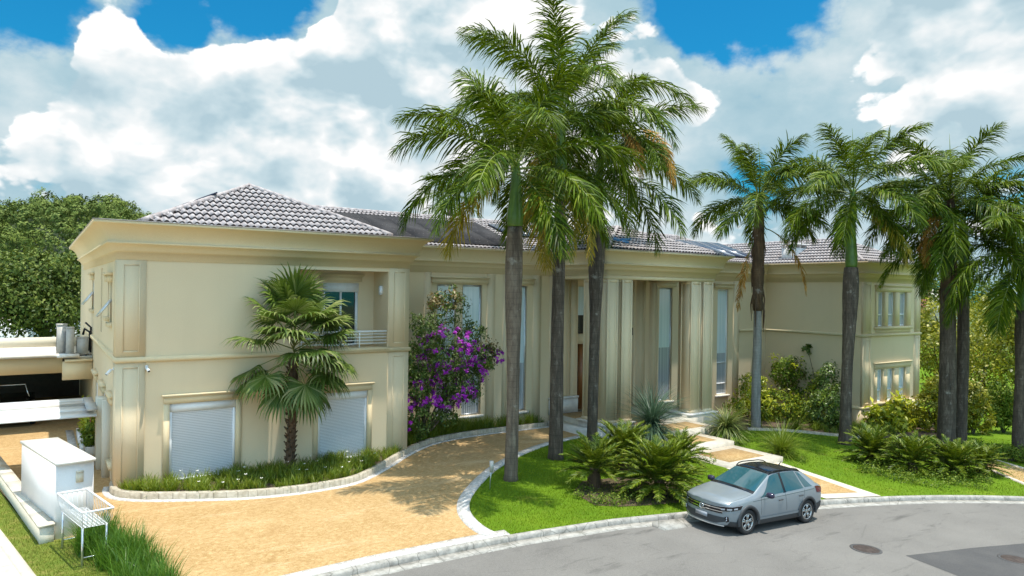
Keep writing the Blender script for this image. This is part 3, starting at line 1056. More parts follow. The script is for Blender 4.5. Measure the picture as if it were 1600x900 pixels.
pilaster(-0.045, 0.74, 0, 4.02, 6.93); pilaster(-0.045, 0.74, 0, Z0, 3.84)
pilaster(8.68, 9.49, 0, 4.02, 6.93); pilaster(8.68, 9.49, 0, Z0, 3.84)
g = Geo()      # corner strip of the side wall
for z0, z1 in ((4.02, 6.93), (Z0, 3.84)):
    g.box(-0.045, 0.05, 0.101, 0.75, z0, z1)
g.build('pilaster', WALL, house)
g = Geo()
g.box(-0.30, 0.05, 3.2, 4.05, -0.3, 2.35)
g.box(-0.22, 0.05, 2.0, 2.35, -0.3, 2.45)
g.build('gate_post', PALE, house)
for x0, x1 in ((36.0 - 0.04, 36.78), (41.62, RX1 + 0.04)):
    pilaster(x0, x1, RY, 4.02, 6.93); pilaster(x0, x1, RY, -0.02, 3.84)
for x0, x1, p in ((11.96, 12.30, False), (15.20, 15.62, False), (16.10, 16.35, False), (17.85, 18.30, False), (18.85, 19.30, True), (19.45, 20.15, True), (20.2, 20.6, False), (24.75, 25.4, True), (25.75, 26.35, True), (28.3, 28.9, False), (30.35, 30.95, False), (32.85, 33.36, False)):
    pilaster(x0, x1, 3.6, -1.2, 6.93, 0.05, p)


def frame_boxes(g, x0, x1, z0, z1, y0, y1, t, mi=0):
    g.box(x0, x0 + t, y0, y1, z0, z1, mi)
    g.box(x1 - t, x1, y0, y1, z0, z1, mi)
    g.box(x0 + t, x1 - t, y0, y1, z0, z0 + t, mi)
    g.box(x0 + t, x1 - t, y0, y1, z1 - t, z1, mi)


def hood(x0, x1, yf, z0, z1, parent, drop=0.2):
    g = Geo()
    g.box(x0 + 0.06, x1 - 0.06, yf - 0.07, yf + 0.08, z0, z1 - 0.06)
    g.box(x0 + 0.03, x1 - 0.03, yf - 0.10, yf + 0.08, z1 - 0.058, z1 - 0.03)
    g.box(x0, x1, yf - 0.14, yf + 0.08, z1 - 0.028, z1 + 0.03)
    return g.build('lintel', TRIM, parent)


def architrave_frame(x0, x1, z0, z1, yf, parent, t=0.14):
    for a, b in ((x0 - t, x0 - 0.002), (x1 + 0.002, x1 + t)):
        g = Geo()
        g.box(a, b, yf - 0.05, yf + 0.05, z0, z1)
        g.build('surround', TRIM, parent)


# roller-shuttered windows of the ground floor
for (x0, x1, z0, z1) in SH:
    g = Geo()
    g.add([(x0 + 0.07, 0.075, z0 + 0.05), (x1 - 0.07, 0.075, z0 + 0.05), (x1 - 0.07, 0.075, z1 - 0.25), (x0 + 0.07, 0.075, z1 - 0.25)], [(0, 1, 2, 3)])
    w = g.build('window', SHUTTER, house)
    g = Geo()
    g.box(x0 + 0.005, x0 + 0.08, 0.02, 0.12, z0, z1 - 0.255)
    g.box(x1 - 0.08, x1 - 0.005, 0.02, 0.12, z0, z1 - 0.255)
    g.box(x0 + 0.005, x1 - 0.005, 0.01, 0.14, z1 - 0.25, z1 - 0.005)
    g.box(x0 + 0.08, x1 - 0.08, 0.04, 0.10, z0, z0 + 0.07)
    g.build('frame', WHITE, w)
    hood(x0 - 0.22, x1 + 0.22, 0, z1 + 0.02, z1 + 0.27, w)
    architrave_frame(x0, x1, z0, z1 + 0.02, 0, w, 0.17)
    g = Geo()
    g.box(x0 - 0.2, x1 + 0.2, -0.13, 0.10, z0 - 0.14, z0 - 0.003)
    g.build('sill', TRIM, w)

# balcony
g = Geo()
g.box(5.38, 8.68, -0.11, 1.36, 3.93, 4.03)
bal = g.build('balcony', TRIM, house)
g = Geo()
g.tube([(5.42, 0.08, 4.62), (8.64, 0.08, 4.62)], 0.036, 8)
for z in (4.19, 4.30, 4.41, 4.52):
    g.tube([(5.42, 0.08, z), (8.64, 0.08, z)], 0.017, 6)
for x in (5.5, 6.55, 7.6):
    g.box(x - 0.02, x + 0.02, 0.06, 0.10, 4.03, 4.62)
g.build('railing', WHITE, bal)
x0, x1, z0, z1 = BD
g = Geo()
g.add([(x0, 1.41, z0), (x1, 1.41, z0), (x1, 1.41, z1), (x0, 1.41, z1)], [(0, 1, 2, 3)])
w = g.build('window', GLASS, house)
g = Geo()
g.box(x0, x0 + 0.06, 1.36, 1.42, z0, z1 - 0.335); g.box(x1 - 0.10, x1, 1.34, 1.42, z0, z1 - 0.335); g.box(x0 + 0.62, x0 + 0.70, 1.37, 1.42, z0, z1 - 0.335)
g.box(x0 - 0.02, x1 + 0.02, 1.32, 1.43, z1 - 0.33, z1)
g.box(x0 + 0.06, x1 - 0.10, 1.37, 1.425, z0, z0 + 0.06)
g.build('frame', WHITE, w)
g = Geo()
g.add([(x1 - 0.52, 1.405, z0), (x1 - 0.12, 1.405, z0), (x1 - 0.12, 1.405, z1 - 0.4), (x1 - 0.38, 1.405, z1 - 0.4), (x1 - 0.20, 1.405, z0 + 1.1)], [(0, 1, 4), (1, 2, 4), (2, 3, 4)])
hood(x0 - 0.2, x1 + 0.2, 1.35, z1 + 0.06, z1 + 0.3, w)

# tall windows with drawn blinds
def tall_window(x0, x1, z0, z1, yf, curtain_to=None, bars=(0.0,)):
    y = yf + 0.13
    g = Geo()
    zc = curtain_to if curtain_to else z0
    g.add([(x0, y, zc), (x1, y, zc), (x1, y, z1), (x0, y, z1)], [(0, 1, 2, 3)], 0)
    if curtain_to:
        g.add([(x0, y + 0.002, z0), (x1, y + 0.002, z0), (x1, y + 0.002, zc), (x0, y + 0.002, zc)], [(0, 1, 2, 3)], 1)
    w = g.build('window', [BLIND, CURTAIN], house)
    g = Geo()
    frame_boxes(g, x0 + 0.004, x1 - 0.004, z0 + 0.003, z1 - 0.003, y - 0.05, y + 0.03, 0.07)
    for b in bars:
        if b:
            g.box(x0 + 0.074, x1 - 0.074, y - 0.04, y + 0.02, b, b + 0.07)
    g.build('frame', METAL if not bars[0] else WHITE, w)
    g = Geo()
    g.box(x0 - 0.12, x1 + 0.12, yf - 0.12, yf + 0.1, z0 - 0.12, z0 - 0.003)
    g.build('sill', OFFWHITE, w)
    return w


for i, (x0, x1, z0, z1) in enumerate(MW[:3]):
    w = tall_window(x0, x1, z0, z1, 3.6, 2.7)
    if i == 0: hood(12.25, 15.25, 3.53, 6.45, 6.72, w)
    if i == 2: hood(16.3, 17.85, 3.53, 6.45, 6.72, w)
    if i < 2:
        g = Geo()     # fine iron grille in front of the lower part
        for x in np.arange(x0 + 0.12, x1 - 0.05, 0.11):
            g.tube([(x, 3.56, 0.5), (x, 3.56, 1.35)], 0.008, 4)
        g.tube([(x0, 3.56, 1.35), (x1, 3.56, 1.35)], 0.012, 4)
        g.build('grille', DARK, w)
w = tall_window(26.50, 27.55, 0.12, 6.45, 3.6, 3.1)
hood(26.2, 27.85, 3.6, 6.5, 6.76, w)
w = tall_window(31.40, 32.38, 0.12, 6.42, 3.6, 2.6, bars=(2.0, 0.75))
hood(31.0, 32.8, 3.53, 6.5, 6.74, w)

# entrance: glazed overlight, beam, wooden door
y = 4.02
g = Geo()
g.box(20.68, 20.98, y - 0.02, y + 0.05, 0.12, 3.5)
g.box(21.05, 21.62, y - 0.05, y + 0.02, 0.12, 3.5)
dr = g.build('door', WOOD, house)
g = Geo()
g.box(21.56, 21.60, y - 0.11, y - 0.07, 0.9, 2.2)
g.build('handle', METAL, dr)
g = Geo()
g.add([(21.0, y + 0.08, 0.1), (23.2, y + 0.08, 0.1), (23.2, y + 0.08, 3.5), (21.0, y + 0.08, 3.5)], [(0, 1, 2, 3)])
g.build('sidelight', DOORGLASS, dr)
g = Geo()
g.add([(20.7, y + 0.02, 4.95), (23.2, y + 0.02, 4.95), (23.2, y + 0.02, 6.42), (20.7, y + 0.02, 6.42)], [(0, 1, 2, 3)], 0)
g.add([(20.7, y + 0.02, 4.0), (23.2, y + 0.02, 4.0), (23.2, y + 0.02, 4.95), (20.7, y + 0.02, 4.95)], [(0, 1, 2, 3)], 1)
w = g.build('window', [BLIND, GLASS], house)
g = Geo()
g.box(20.66, 23.25, 3.66, 4.1, 3.5, 4.0)
g.box(21.9, 21.98, y - 0.04, y + 0.01, 4.0, 6.42)
g.build('transom', TRIM, w)
# marble dado beside the door
g = Geo()
g.box(18.82, 20.62, 3.44, 3.525, 0.1, 0.82)
g.box(18.80, 20.64, 3.40, 3.55, 0.82, 0.92)
g.build('dado', OFFWHITE, house)

# porch columns: paired panelled piers on stone pedestals
def pier(x0, x1, y0, y1, z0, z1):
    g = Geo()
    t = 0.08
    g.box(x0 + 0.018, x1 - 0.018, y0 + 0.018, y1 - 0.018, z0, z1 - 0.001)
    for a, b in ((x0, x0 + t), (x1 - t, x1)):
        for c_, d in ((y0, y0 + t), (y1 - t, y1)):
            g.box(a, b, c_, d, z0, z1 - 0.002)
    for zz in (z0, z1 - 0.14):
        g.box(x0 + t, x1 - t, y0 + 0.002, y0 + 0.05, zz, zz + 0.138)
        g.box(x0 + 0.002, x0 + 0.05, y0 + t, y1 - t, zz, zz + 0.138)
    for x in (x0 + 0.19, x1 - 0.19):
        g.box(x - 0.015, x + 0.015, y0 + 0.010, y0 + 0.06, z0 + 0.2, z1 - 0.2)
    g.box(x0 - 0.03, x1 + 0.03, y0 - 0.03, y1 + 0.03, z0, z0 + 0.10)
    p = g.build('pier', WALL, house)
    return p


for x0, x1, y0, y1 in ((19.05, 19.70, -0.40, 0.30), (19.94, 20.58, -0.40, 0.30), (19.05, 19.70, 0.55, 1.25), (24.56, 25.24, -0.40, 0.30), (25.46, 26.16, -0.40, 0.30), (25.46, 26.16, 0.55, 1.25)):
    pier(x0, x1, y0, y1, 0.26, 6.75)
for x0, x1, y0, y1 in ((18.86, 20.72, -0.55, 1.4), (24.30, 26.35, -0.62, 1.4)):
    g = Geo()
    g.box(x0 + 0.03, x1 - 0.03, y0 + 0.03, y1 - 0.03, -0.6, 0.18)
    g.box(x0 - 0.03, x1 + 0.03, y0 - 0.03, y1 + 0.03, 0.18, 0.26)
    g.build('pedestal', OFFWHITE, house)
# inner wall of the porch, left of the tall window
g = Geo()
g.box(23.25, 24.2, 3.2, 3.58, 0.1, 6.75)
g.build('wall', WALL, house)
g = Geo()
g.box(24.02, 24.08, 3.14, 3.2, 3.9, 4.3)
g.build('wall_light', DARK, house)


# windows of the right wing (each one a casement pane over a low pane)
for (x0, x1, z0, z1) in RW:
    g = Geo()
    yw = RY + 0.13
    g.add([(x0, yw, z0), (x1, yw, z0), (x1, yw, z1), (x0, yw, z1)], [(0, 1, 2, 3)])
    w = g.build('window', CURTAIN if z0 > 3 else BLIND, house)
    g = Geo()
    frame_boxes(g, x0 + 0.004, x1 - 0.004, z0 + 0.003, z1 - 0.003, yw - 0.05, yw + 0.03, 0.075)
    zb = z0 + 0.32 * (z1 - z0)
    g.box(x0 + 0.08, x1 - 0.08, yw - 0.045, yw + 0.02, zb, zb + 0.08)
    g.build('frame', WHITE, w)
for (z0, z1) in ((4.42, 6.40), (0.12, 1.98)):
    hood(37.10, 41.25, RY, z1 + 0.02, z1 + 0.36, house)
    g = Geo()
    g.box(37.1, 41.2, RY - 0.16, RY + 0.1, z0 - 0.16, z0 - 0.003)
    g.box(37.25, 41.05, RY - 0.05, RY + 0.1, z0 - 0.36, z0 - 0.162)
    g.build('sill', TRIM, house)
    g = Geo()
    for a, b in ((37.15, 37.42), (38.09, 38.51), (39.27, 39.81), (40.61, 41.1)):
        g.box(a, b, RY - 0.05, RY + 0.08, z0, z1 + 0.02)
    g.build('mullion', TRIM, house)

# windows of the side wall
for i, (y0, y1, z0, z1) in enumerate(SW):
    g = Geo()
    g.add([(0.13, y0, z0), (0.13, y1, z0), (0.13, y1, z1), (0.13, y0, z1)], [(0, 1, 2, 3)])
    w = g.build('window', GLASS, house)
    g = Geo()
    g.box(0.05, 0.15, y0 + 0.004, y0 + 0.06, z0, z1); g.box(0.05, 0.15, y1 - 0.06, y1 - 0.004, z0, z1)
    g.box(0.05, 0.15, y0 + 0.06, y1 - 0.06, z1 - 0.06, z1); g.box(0.05, 0.15, y0 + 0.06, y1 - 0.06, z0, z0 + 0.06)
    g.build('frame', WHITE, w)
    if z1 < 6.5:
        g = Geo()
        g.box(-0.10, 0.05, y0 - 0.12, y1 + 0.12, z1 + 0.02, z1 + 0.24)
        g.box(-0.17, 0.05, y0 - 0.2, y1 + 0.2, z1 + 0.243, z1 + 0.33)
        g.build('lintel', TRIM, w)
        g = Geo()
        g.box(-0.12, 0.08, y0 - 0.12, y1 + 0.12, z0 - 0.13, z0 - 0.003)
        g.build('sill', TRIM, w)
    if i in (0, 3):        # top-hung pane standing open
        g = Geo()
        zt = z0 + 0.75
        a = np.array([-0.02, 0, zt]); b = np.array([-0.42, 0, zt - 0.55])
        g.hexa([(b[0], y0 + .06, b[2]), (b[0] + .04, y0 + .06, b[2] - .02), (b[0] + .04, y1 - .06, b[2] - .02), (b[0], y1 - .06, b[2])],
               [(a[0], y0 + .06, a[2]), (a[0] + .04, y0 + .06, a[2] - .02), (a[0] + .04, y1 - .06, a[2] - .02), (a[0], y1 - .06, a[2])])
        g.build('open_pane', METAL, w)


# ---- roofs: barrel tiles modelled course by course
def tiled_plane(g, e0, e1, r0, r1, period=0.215, course=0.44, amp=0.05, spw=5):
    """eave from e0 to e1, ridge from r0 to r1 (same direction of travel)"""
    e0, e1, r0, r1 = (np.asarray(p, float) for p in (e0, e1, r0, r1))
    u = (e1 - e0); L = np.linalg.norm(u); u = u / L
    h = (r0 - e0) - ((r0 - e0) @ u) * u
    H = np.linalg.norm(h); h = h / H
    nrm = np.cross(u, h)
    nrows = max(1, int(round(H / course)))
    a0, a1 = (r0 - e0) @ u, L + (r1 - e1) @ u
    for k_ in range(nrows):
        f0, f1 = k_ / nrows, (k_ + 1) / nrows
        lo, hi = max(a0 * f0, a0 * f1) if a0 > 0 else min(0, 0) + a0 * f0, 0
        lo = a0 * (f0 + f1) / 2
        hi = L + (a1 - L) * (f0 + f1) / 2
        n = max(2, int((hi - lo) / period * spw))
        s_ = np.linspace(lo, hi, n)
        ph = (s_ / period) * 2 * math.pi
        wv = amp * (np.abs(np.cos(ph / 2)) * 2 - 1)
        jit = 0.004 * rng.standard_normal(n)
        bot = e0 + np.outer(s_, u) + h * (H * f0 - 0.06) + np.outer(wv + 0.075 + jit, nrm)
        top = e0 + np.outer(s_, u) + h * (H * f1) + np.outer(wv * 0.9 + 0.012, nrm)
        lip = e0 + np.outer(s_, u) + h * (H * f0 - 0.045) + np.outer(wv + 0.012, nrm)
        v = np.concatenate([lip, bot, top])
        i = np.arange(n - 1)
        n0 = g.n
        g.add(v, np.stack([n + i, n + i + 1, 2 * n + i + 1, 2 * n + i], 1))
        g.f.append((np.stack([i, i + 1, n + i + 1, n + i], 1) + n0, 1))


def ridge(g, p, q, r=0.11, step=0.38):
    p, q = np.asarray(p, float), np.asarray(q, float)
    n = max(1, int(np.linalg.norm(q - p) / step))
    for i in range(n):
        a, b = p + (q - p) * i / n, p + (q - p) * (i + 1.12) / n
        g.tube([a + (0, 0, 0.015), b + (0, 0, 0.04)], [r, r * 0.86], 8)


ZE = 8.10
# left wing hip
A, Bc, Ap, Rb = (0.62, -0.02, ZE), (8.75, -0.02, ZE), (4.68, 4.15, 10.02), (4.68, 15.0, 10.02)
g = Geo()
tiled_plane(g, A, Bc, Ap, Ap)
tiled_plane(g, Bc, (8.75, 19.2, ZE), Ap, Rb)
tiled_plane(g, (0.62, 19.2, ZE), A, Rb, Ap)
rf = g.build('roof', [TILE, TILE_LIP_SHADE], house, smooth=False)
g = Geo()
ridge(g, A, Ap); ridge(g, Bc, Ap); ridge(g, Ap, Rb)
g.build('ridge_tiles', TILE, rf, smooth=True)
g = Geo()       # panels on the hidden left slope, seen edge-on
sl = np.array([4.06, 0, 1.92]) / np.linalg.norm([4.06, 0, 1.92])
nn = np.array([-sl[2], 0, sl[0]])
def slope_quad(g, o_, du, uvec, dv, vvec, nvec, lift, thick, mi=0):
    o_ = np.asarray(o_, float) + nvec * lift
    b = [o_, o_ + uvec * du, o_ + uvec * du + vvec * dv, o_ + vvec * dv]
    g.hexa(b, [p + nvec * thick for p in b], mi)
slope_quad(g, (0.9, 2.4, 8.25), 2.6, np.array([0, 1.0, 0]) * -1 + 0 if False else np.array([0, 1.0, 0]), 2.6, sl, nn, 0.10, 0.05)
g.build('solar_panel', SOLAR, rf)
# main roof
MR = 10.02
e0, e1 = np.array((8.0, 3.75, ZE)), np.array((35.5, 3.75, ZE))
r0, r1 = np.array((8.0, 9.4, MR)), np.array((34.0, 9.4, MR))
g = Geo()
tiled_plane(g, e0, e1, r0, r1)
tiled_plane(g, (35.5, 15.2, ZE), (8.0, 15.2, ZE), r1, r0)
rf = g.build('roof', [TILE, TILE_LIP_SHADE], house, smooth=False)
g = Geo()
ridge(g, r0, r1); ridge(g, r1, e1 + (0.2, 0, 0))
g.build('ridge_tiles', TILE, rf, smooth=True)
sv = np.array([0, 5.65, MR - ZE]); sv = sv / np.linalg.norm(sv)
sn = np.array([0, -sv[2], sv[1]])
su = np.array([1.0, 0, 0])
def on_main(x, y): return np.array([x, y, ZE + (y - 3.75) * (MR - ZE) / 5.65])
for i in range(6):
    g = Geo()
    slope_quad(g, on_main(9.3 + i * 1.35, 4.05), 1.335, su, 4.55, sv, sn, 0.10, 0.02)
    g.build('heating_mat', MAT_BLACK, rf)
for i in range(2):
    g = Geo()
    slope_quad(g, on_main(18.0 + i * 1.06, 6.0), 1.03, su, 2.3, sv, sn, 0.14, 0.04)
    pnl = g.build('solar_panel', SOLAR, rf)
for i in range(6):
    g = Geo()
    slope_quad(g, on_main(29.3 + i * 1.16, 4.5), 1.12, su, 3.3, sv, sn, 0.16, 0.04)
    pnl = g.build('solar_panel', SOLAR, rf)
    g = Geo()
    slope_quad(g, on_main(29.265 + i * 1.16, 4.48), 0.035, su, 3.34, sv, sn, 0.16, 0.05)
    g.build('panel_frame', METAL, rf)
g = Geo()
slope_quad(g, on_main(26.6, 5.4), 2.2, su, 3.0, sv, sn, 0.10, 0.02)
g.build('heating_mat', MAT_BLACK, rf)
# porch roof
A, Bc, Ap, Rb = np.array((18.75, -0.7, ZE)), np.array((26.5, -0.7, ZE)), np.array((22.62, 2.9, 9.48)), np.array((22.62, 8.2, 9.48))
g = Geo()
tiled_plane(g, A, Bc, Ap, Ap)
tiled_plane(g, Bc, (26.5, 4.0, ZE), Ap, Rb)
tiled_plane(g, (18.75, 4.0, ZE), A, Rb, Ap)
rf = g.build('roof', [TILE, TILE_LIP_SHADE], house, smooth=False)
g = Geo()
ridge(g, A, Ap); ridge(g, Bc, Ap); ridge(g, Ap, Rb)
g.build('ridge_tiles', TILE, rf, smooth=True)
# right wing roof
A, Bc, Ap, Rb = np.array((36.1, -2.6, ZE)), np.array((42.2, -2.6, ZE)), np.array((39.15, 0.6, 9.62)), np.array((39.15, 11, 9.62))
g = Geo()
tiled_plane(g, A, Bc, Ap, Ap)
tiled_plane(g, Bc, (42.2, 13, ZE), Ap, Rb)
tiled_plane(g, (36.1, 13, ZE), A, Rb, Ap)
rf = g.build('roof', [TILE, TILE_LIP_SHADE], house, smooth=False)
g = Geo()
ridge(g, A, Ap); ridge(g, Bc, Ap); ridge(g, Ap, Rb)
g.build('ridge_tiles', TILE, rf, smooth=True)
g = Geo()
g.box(36.7, 38.0, 2.1, 3.0, 8.0, 9.08)
for x in (36.7, 37.3, 37.9):
    g.box(x, x + 0.1, 2.1, 3.0, 9.08, 9.26)
g.box(36.62, 38.08, 2.02, 3.08, 9.26, 9.36)
g.build('chimney', WHITEWALL, house)

# ------------------------------------------------------------------ plant builders


def unit(a):
    return a / (np.linalg.norm(a, axis=-1, keepdims=True) + 1e-9)


def frond(g, base, L, el0, az, droop, n=85, leaf=0.72, width=0.042, plum=0.5, hang=0.75, mi=0, bend=0.0, stalk=0.14, power=1.25, rr=0.03, r=rng, rmi=1, twist=0.0):
    """one feather leaf: arching stalk with drooping leaflets standing in several planes"""
    ns = 16
    s = np.linspace(0, 1, ns)
    el = el0 - droop * s ** power
    aa = az + bend * s
    d = np.stack([np.cos(el) * np.cos(aa), np.cos(el) * np.sin(aa), np.sin(el)], 1)
    pts = np.concatenate([[base], base + np.cumsum((d[:-1] + d[1:]) / 2 * L / (ns - 1), 0)])
    g.tube(pts, list(np.linspace(rr, rr * 0.25, ns)), 5, rmi, cap=False)
    t = np.linspace(stalk, 1.0, n) + r.normal(0, 0.003, n)
    t = np.clip(t, 0, 1)
    t = np.repeat(t, 2)
    side = np.tile([1.0, -1.0], n)
    N = len(t)
    P0 = np.stack([np.interp(t, s, pts[:, i]) for i in range(3)], 1)
    D = unit(np.stack([np.interp(t, s, d[:, i]) for i in range(3)], 1))
    S = unit(np.cross(D, np.array([0, 0, 1.0])))
    U = np.cross(S, D)
    if twist:
        S, U = S * math.cos(twist) + U * math.sin(twist), U * math.cos(twist) - S * math.sin(twist)
    ang = np.radians(68 - 38 * t) + r.normal(0, 0.13, N)
    lift = r.uniform(-plum, plum * 0.9, N) + 0.12
    side_v = S * side[:, None] * np.cos(lift)[:, None] + U * np.sin(lift)[:, None]
    dr = unit(D * np.cos(ang)[:, None] + side_v * np.sin(ang)[:, None])
    prof = np.sin(np.clip((t - stalk) / (1 - stalk), 0, 1) * 0.88 * math.pi + 0.28) ** 0.6
    ln = leaf * np.clip(prof, 0.25, 1) * r.uniform(0.72, 1.12, N) * np.where(r.random(N) < 0.07, 0.25, 1.0)
    w = width * np.clip(prof, 0.4, 1)
    hg = hang * r.uniform(0.6, 1.3, N)
    d2 = unit(dr + np.array([0, 0, -1.0]) * (0.55 * hg)[:, None])
    d3 = unit(dr + np.array([0, 0, -1.0]) * (1.05 * hg)[:, None])
    P1 = P0 + dr * (ln * 0.3)[:, None]
    P2 = P1 + d2 * (ln * 0.38)[:, None]
    P3_ = P2 + d3 * (ln * 0.36)[:, None]
    wv = unit(np.cross(dr, np.cross(D, dr)) + 0.3 * r.standard_normal((N, 3)))
    v = np.stack([P0 + wv * w[:, None] * 0.3, P0 - wv * w[:, None] * 0.3, P1 + wv * w[:, None] * 0.5, P1 - wv * w[:, None] * 0.5,
                  P2 + wv * w[:, None] * 0.42, P2 - wv * w[:, None] * 0.42, P3_], 1)
    b = np.arange(N) * 7
    q = np.concatenate([np.stack([b, b + 1, b + 3, b + 2], 1), np.stack([b + 2, b + 3, b + 5, b + 4], 1)])
    tr = np.stack([b + 4, b + 5, b + 6], 1)
    n0 = g.n
    g.add(v.reshape(-1, 3), q, mi)
    g.f.append((tr + n0, mi))


def trunk_tube(g, base, top, prof, seg=14, mi=0, wob=0.03, r=rng):
    """tapering trunk; prof = [(fraction, radius)]"""
    n = 26
    f = np.linspace(0, 1, n)
    rad = np.interp(f, [p[0] for p in prof], [p[1] for p in prof]) * (1 + 0.02 * np.sin(f * 90))
    base, top = np.asarray(base, float), np.asarray(top, float)
    off = wob * np.stack([np.sin(f * 5 + r.uniform(0, 6)), np.cos(f * 4 + r.uniform(0, 6)), 0 * f], 1) * (f * (1 - f) * 4)[:, None]
    g.tube(base + np.outer(f, top - base) + off, list(rad), seg, mi)


def royal_palm(px_base, base, z_top, z_frond, label, L=4.3, n=17, trunk=TRUNK, prof=None, fibre=None, dead=(), yellow=(), low=0.75, shaft=True, seed=1, lean=(0, 0), spear=True, az0=0.0, frs=None, nleaf=125, hang=0.95):
    r = np.random.default_rng(seed)
    root = thing('royal_palm', base, label, 'palm tree', 'royal palms in front of the house')
    x, y, z = base
    top = np.array([x + lean[0], y + lean[1], z_top])
    g = Geo()
    trunk_tube(g, (x, y, z - 0.15), top, prof or [(0, 0.34), (0.04, 0.27), (0.35, 0.235), (0.62, 0.29), (0.85, 0.31), (0.97, 0.26), (1, 0.24)], r=r)
    g.build('trunk', trunk, root, smooth=True)
    cen = np.array([x + lean[0] * 1.15, y + lean[1] * 1.15, z_frond])
    g = Geo()
    if shaft:
        trunk_tube(g, top - (0, 0, 0.02), cen - (0, 0, 0.1), [(0, 0.25), (0.12, 0.275), (0.5, 0.20), (1, 0.12)], r=r)
        g.build('crownshaft', SHAFT, root, smooth=True)
    if fibre:
        g = Geo()
        trunk_tube(g, np.array([x, y, 0]) * (1, 1, 0) + (lean[0] * .8, lean[1] * .8, fibre[0]), cen, [(0, 0.22), (0.3, 0.30), (0.8, 0.26), (1, 0.15)], r=r)
        for _ in range(36):
            a = r.uniform(0, 6.28)
            zz = r.uniform(fibre[0] + 0.2, fibre[1])
            p = np.array([cen[0] + math.cos(a) * 0.24, cen[1] + math.sin(a) * 0.24, zz])
            g.tube([p, p + (math.cos(a) * .1, math.sin(a) * .1, -0.5), p + (math.cos(a) * .06, math.sin(a) * .06, -r.uniform(0.8, 1.6))], [0.05, 0.04, 0.01], 5)
        g.build('leaf_bases', FIBRE, root, smooth=True)
    g = Geo()
    golden = 2.39996
    for i in range(n):
        f = (i + 0.5) / n
        el0 = math.radians(84) - f ** 0.9 * math.radians(84 + 42 * low)
        el0 += r.normal(0, 0.06)
        dr_ = 0.70 + 0.80 * math.cos(el0) + r.normal(0, 0.12)
        if el0 < 0.1:
            dr_ = max(0.45, dr_ - 0.45)
        az = az0 + i * golden + r.normal(0, 0.12)
        ln = L * (0.80 + 0.22 * math.sin(f * math.pi)) * r.uniform(0.92, 1.06)
        b = cen + np.array([math.cos(az), math.sin(az), 0]) * 0.10 - (0, 0, f * 0.55)
        mi = 2 if i in yellow else 0
        frond(g, b, ln, el0, az, dr_, n=nleaf, leaf=1.12 * (L / 4.3) ** 0.5, width=0.055, plum=0.7, hang=hang, mi=mi, bend=r.normal(0, 0.12), r=r, power=1.3, twist=r.normal(0, 0.25))
    if spear:
        g.tube([cen, cen + (0.05, 0, 1.2), cen + (-0.10, 0.02, 2.8)], [0.05, 0.035, 0.004], 6, 0)
    g.build('crown', [G_PALM, RACHIS, G_PALMY], root)
    for (az, el0, dr_, ln, kind, *at_) in dead:
        g = Geo()
        b = cen + np.array([math.cos(az), math.sin(az), 0]) * 0.24 - (0, 0, 0.55)
        if at_:
            b = np.array([cen[0], cen[1], at_[0]]) + np.array([math.cos(az), math.sin(az), 0]) * at_[1]
        frond(g, b, ln, el0, az, dr_, n=80, leaf=0.62, width=0.05, plum=0.7, hang=1.3, mi=0, r=r, power=0.6)
        tag(g.build('dead_frond' if kind == 'dead' else 'yellow_frond', [G_DEAD if kind == 'dead' else G_PALMY, RACHIS], root),
            'dry brown frond hanging down' if kind == 'dead' else 'yellowing frond hanging down')
    return root


def azim_to(px0, px1, depth):
    return 0


RIGHT_AZ = math.atan2(RGT[1], RGT[0])       # direction of picture right, in plan
NEAR_AZ = math.atan2(-FWD[1], -FWD[0])      # direction towards the viewer


def ground_pt(px, py, off=0.0):
    p = G(px, py, off)
    return np.array([p[0], p[1], T(p[0]) + off])


b1, b2, b3 = ground_pt(798, 750), ground_pt(868, 717), ground_pt(925, 690)
royal_palm(None, b1, 8.3, 10.5, 'leftmost of three tall palms on the island lawn, grey trunk nearest the driveway', L=4.6, n=21, seed=3, lean=(0.02, 0.0),
           prof=[(0, 0.28), (0.03, 0.22), (0.3, 0.20), (0.5, 0.215), (0.68, 0.27), (0.86, 0.29), (0.96, 0.26), (1, 0.22)], yellow=(18, 20), az0=RIGHT_AZ + 3.3)
royal_palm(None, b2, 9.6, 13.2, 'middle of three tall palms on the island lawn, golden frond hanging down its trunk', L=5.2, n=22, seed=12, trunk=TRUNKD, lean=(0.05, 0),
           prof=[(0, 0.34), (0.05, 0.27), (0.4, 0.245), (0.8, 0.23), (1, 0.21)],
           dead=((NEAR_AZ + 0.1, -1.0, 0.57, 3.9, 'yellow', 11.0, 1.7), (NEAR_AZ - 0.35, -1.1, 0.47, 3.6, 'yellow', 10.7, 1.5), (NEAR_AZ + 0.5, -1.15, 0.4, 3.5, 'yellow', 10.6, 1.4)), yellow=(21,), az0=RIGHT_AZ + 2.0)
royal_palm(None, b3, 8.97, 12.1, 'rightmost of three tall palms on the island lawn, dry orange frond in its crown', L=5.4, n=22, seed=21, trunk=TRUNKD, lean=(0.12, 0),
           prof=[(0, 0.30), (0.05, 0.225), (0.5, 0.225), (0.62, 0.25), (0.85, 0.36), (0.97, 0.35), (1, 0.30)],
           dead=((NEAR_AZ + 0.55, 0.35, 1.75, 3.4, 'dead', 12.7, 2.2), (NEAR_AZ + 0.25, 0.2, 1.6, 3.2, 'dead', 12.6, 2.3), (NEAR_AZ + 0.8, 0.1, 1.6, 3.0, 'dead', 12.5, 2.0)), az0=RIGHT_AZ + 0.3)
b4, b5, b6, b7, b8 = ground_pt(1181, 669), ground_pt(1320, 694), ground_pt(1478, 699), ground_pt(1500, 697), ground_pt(1592, 715)
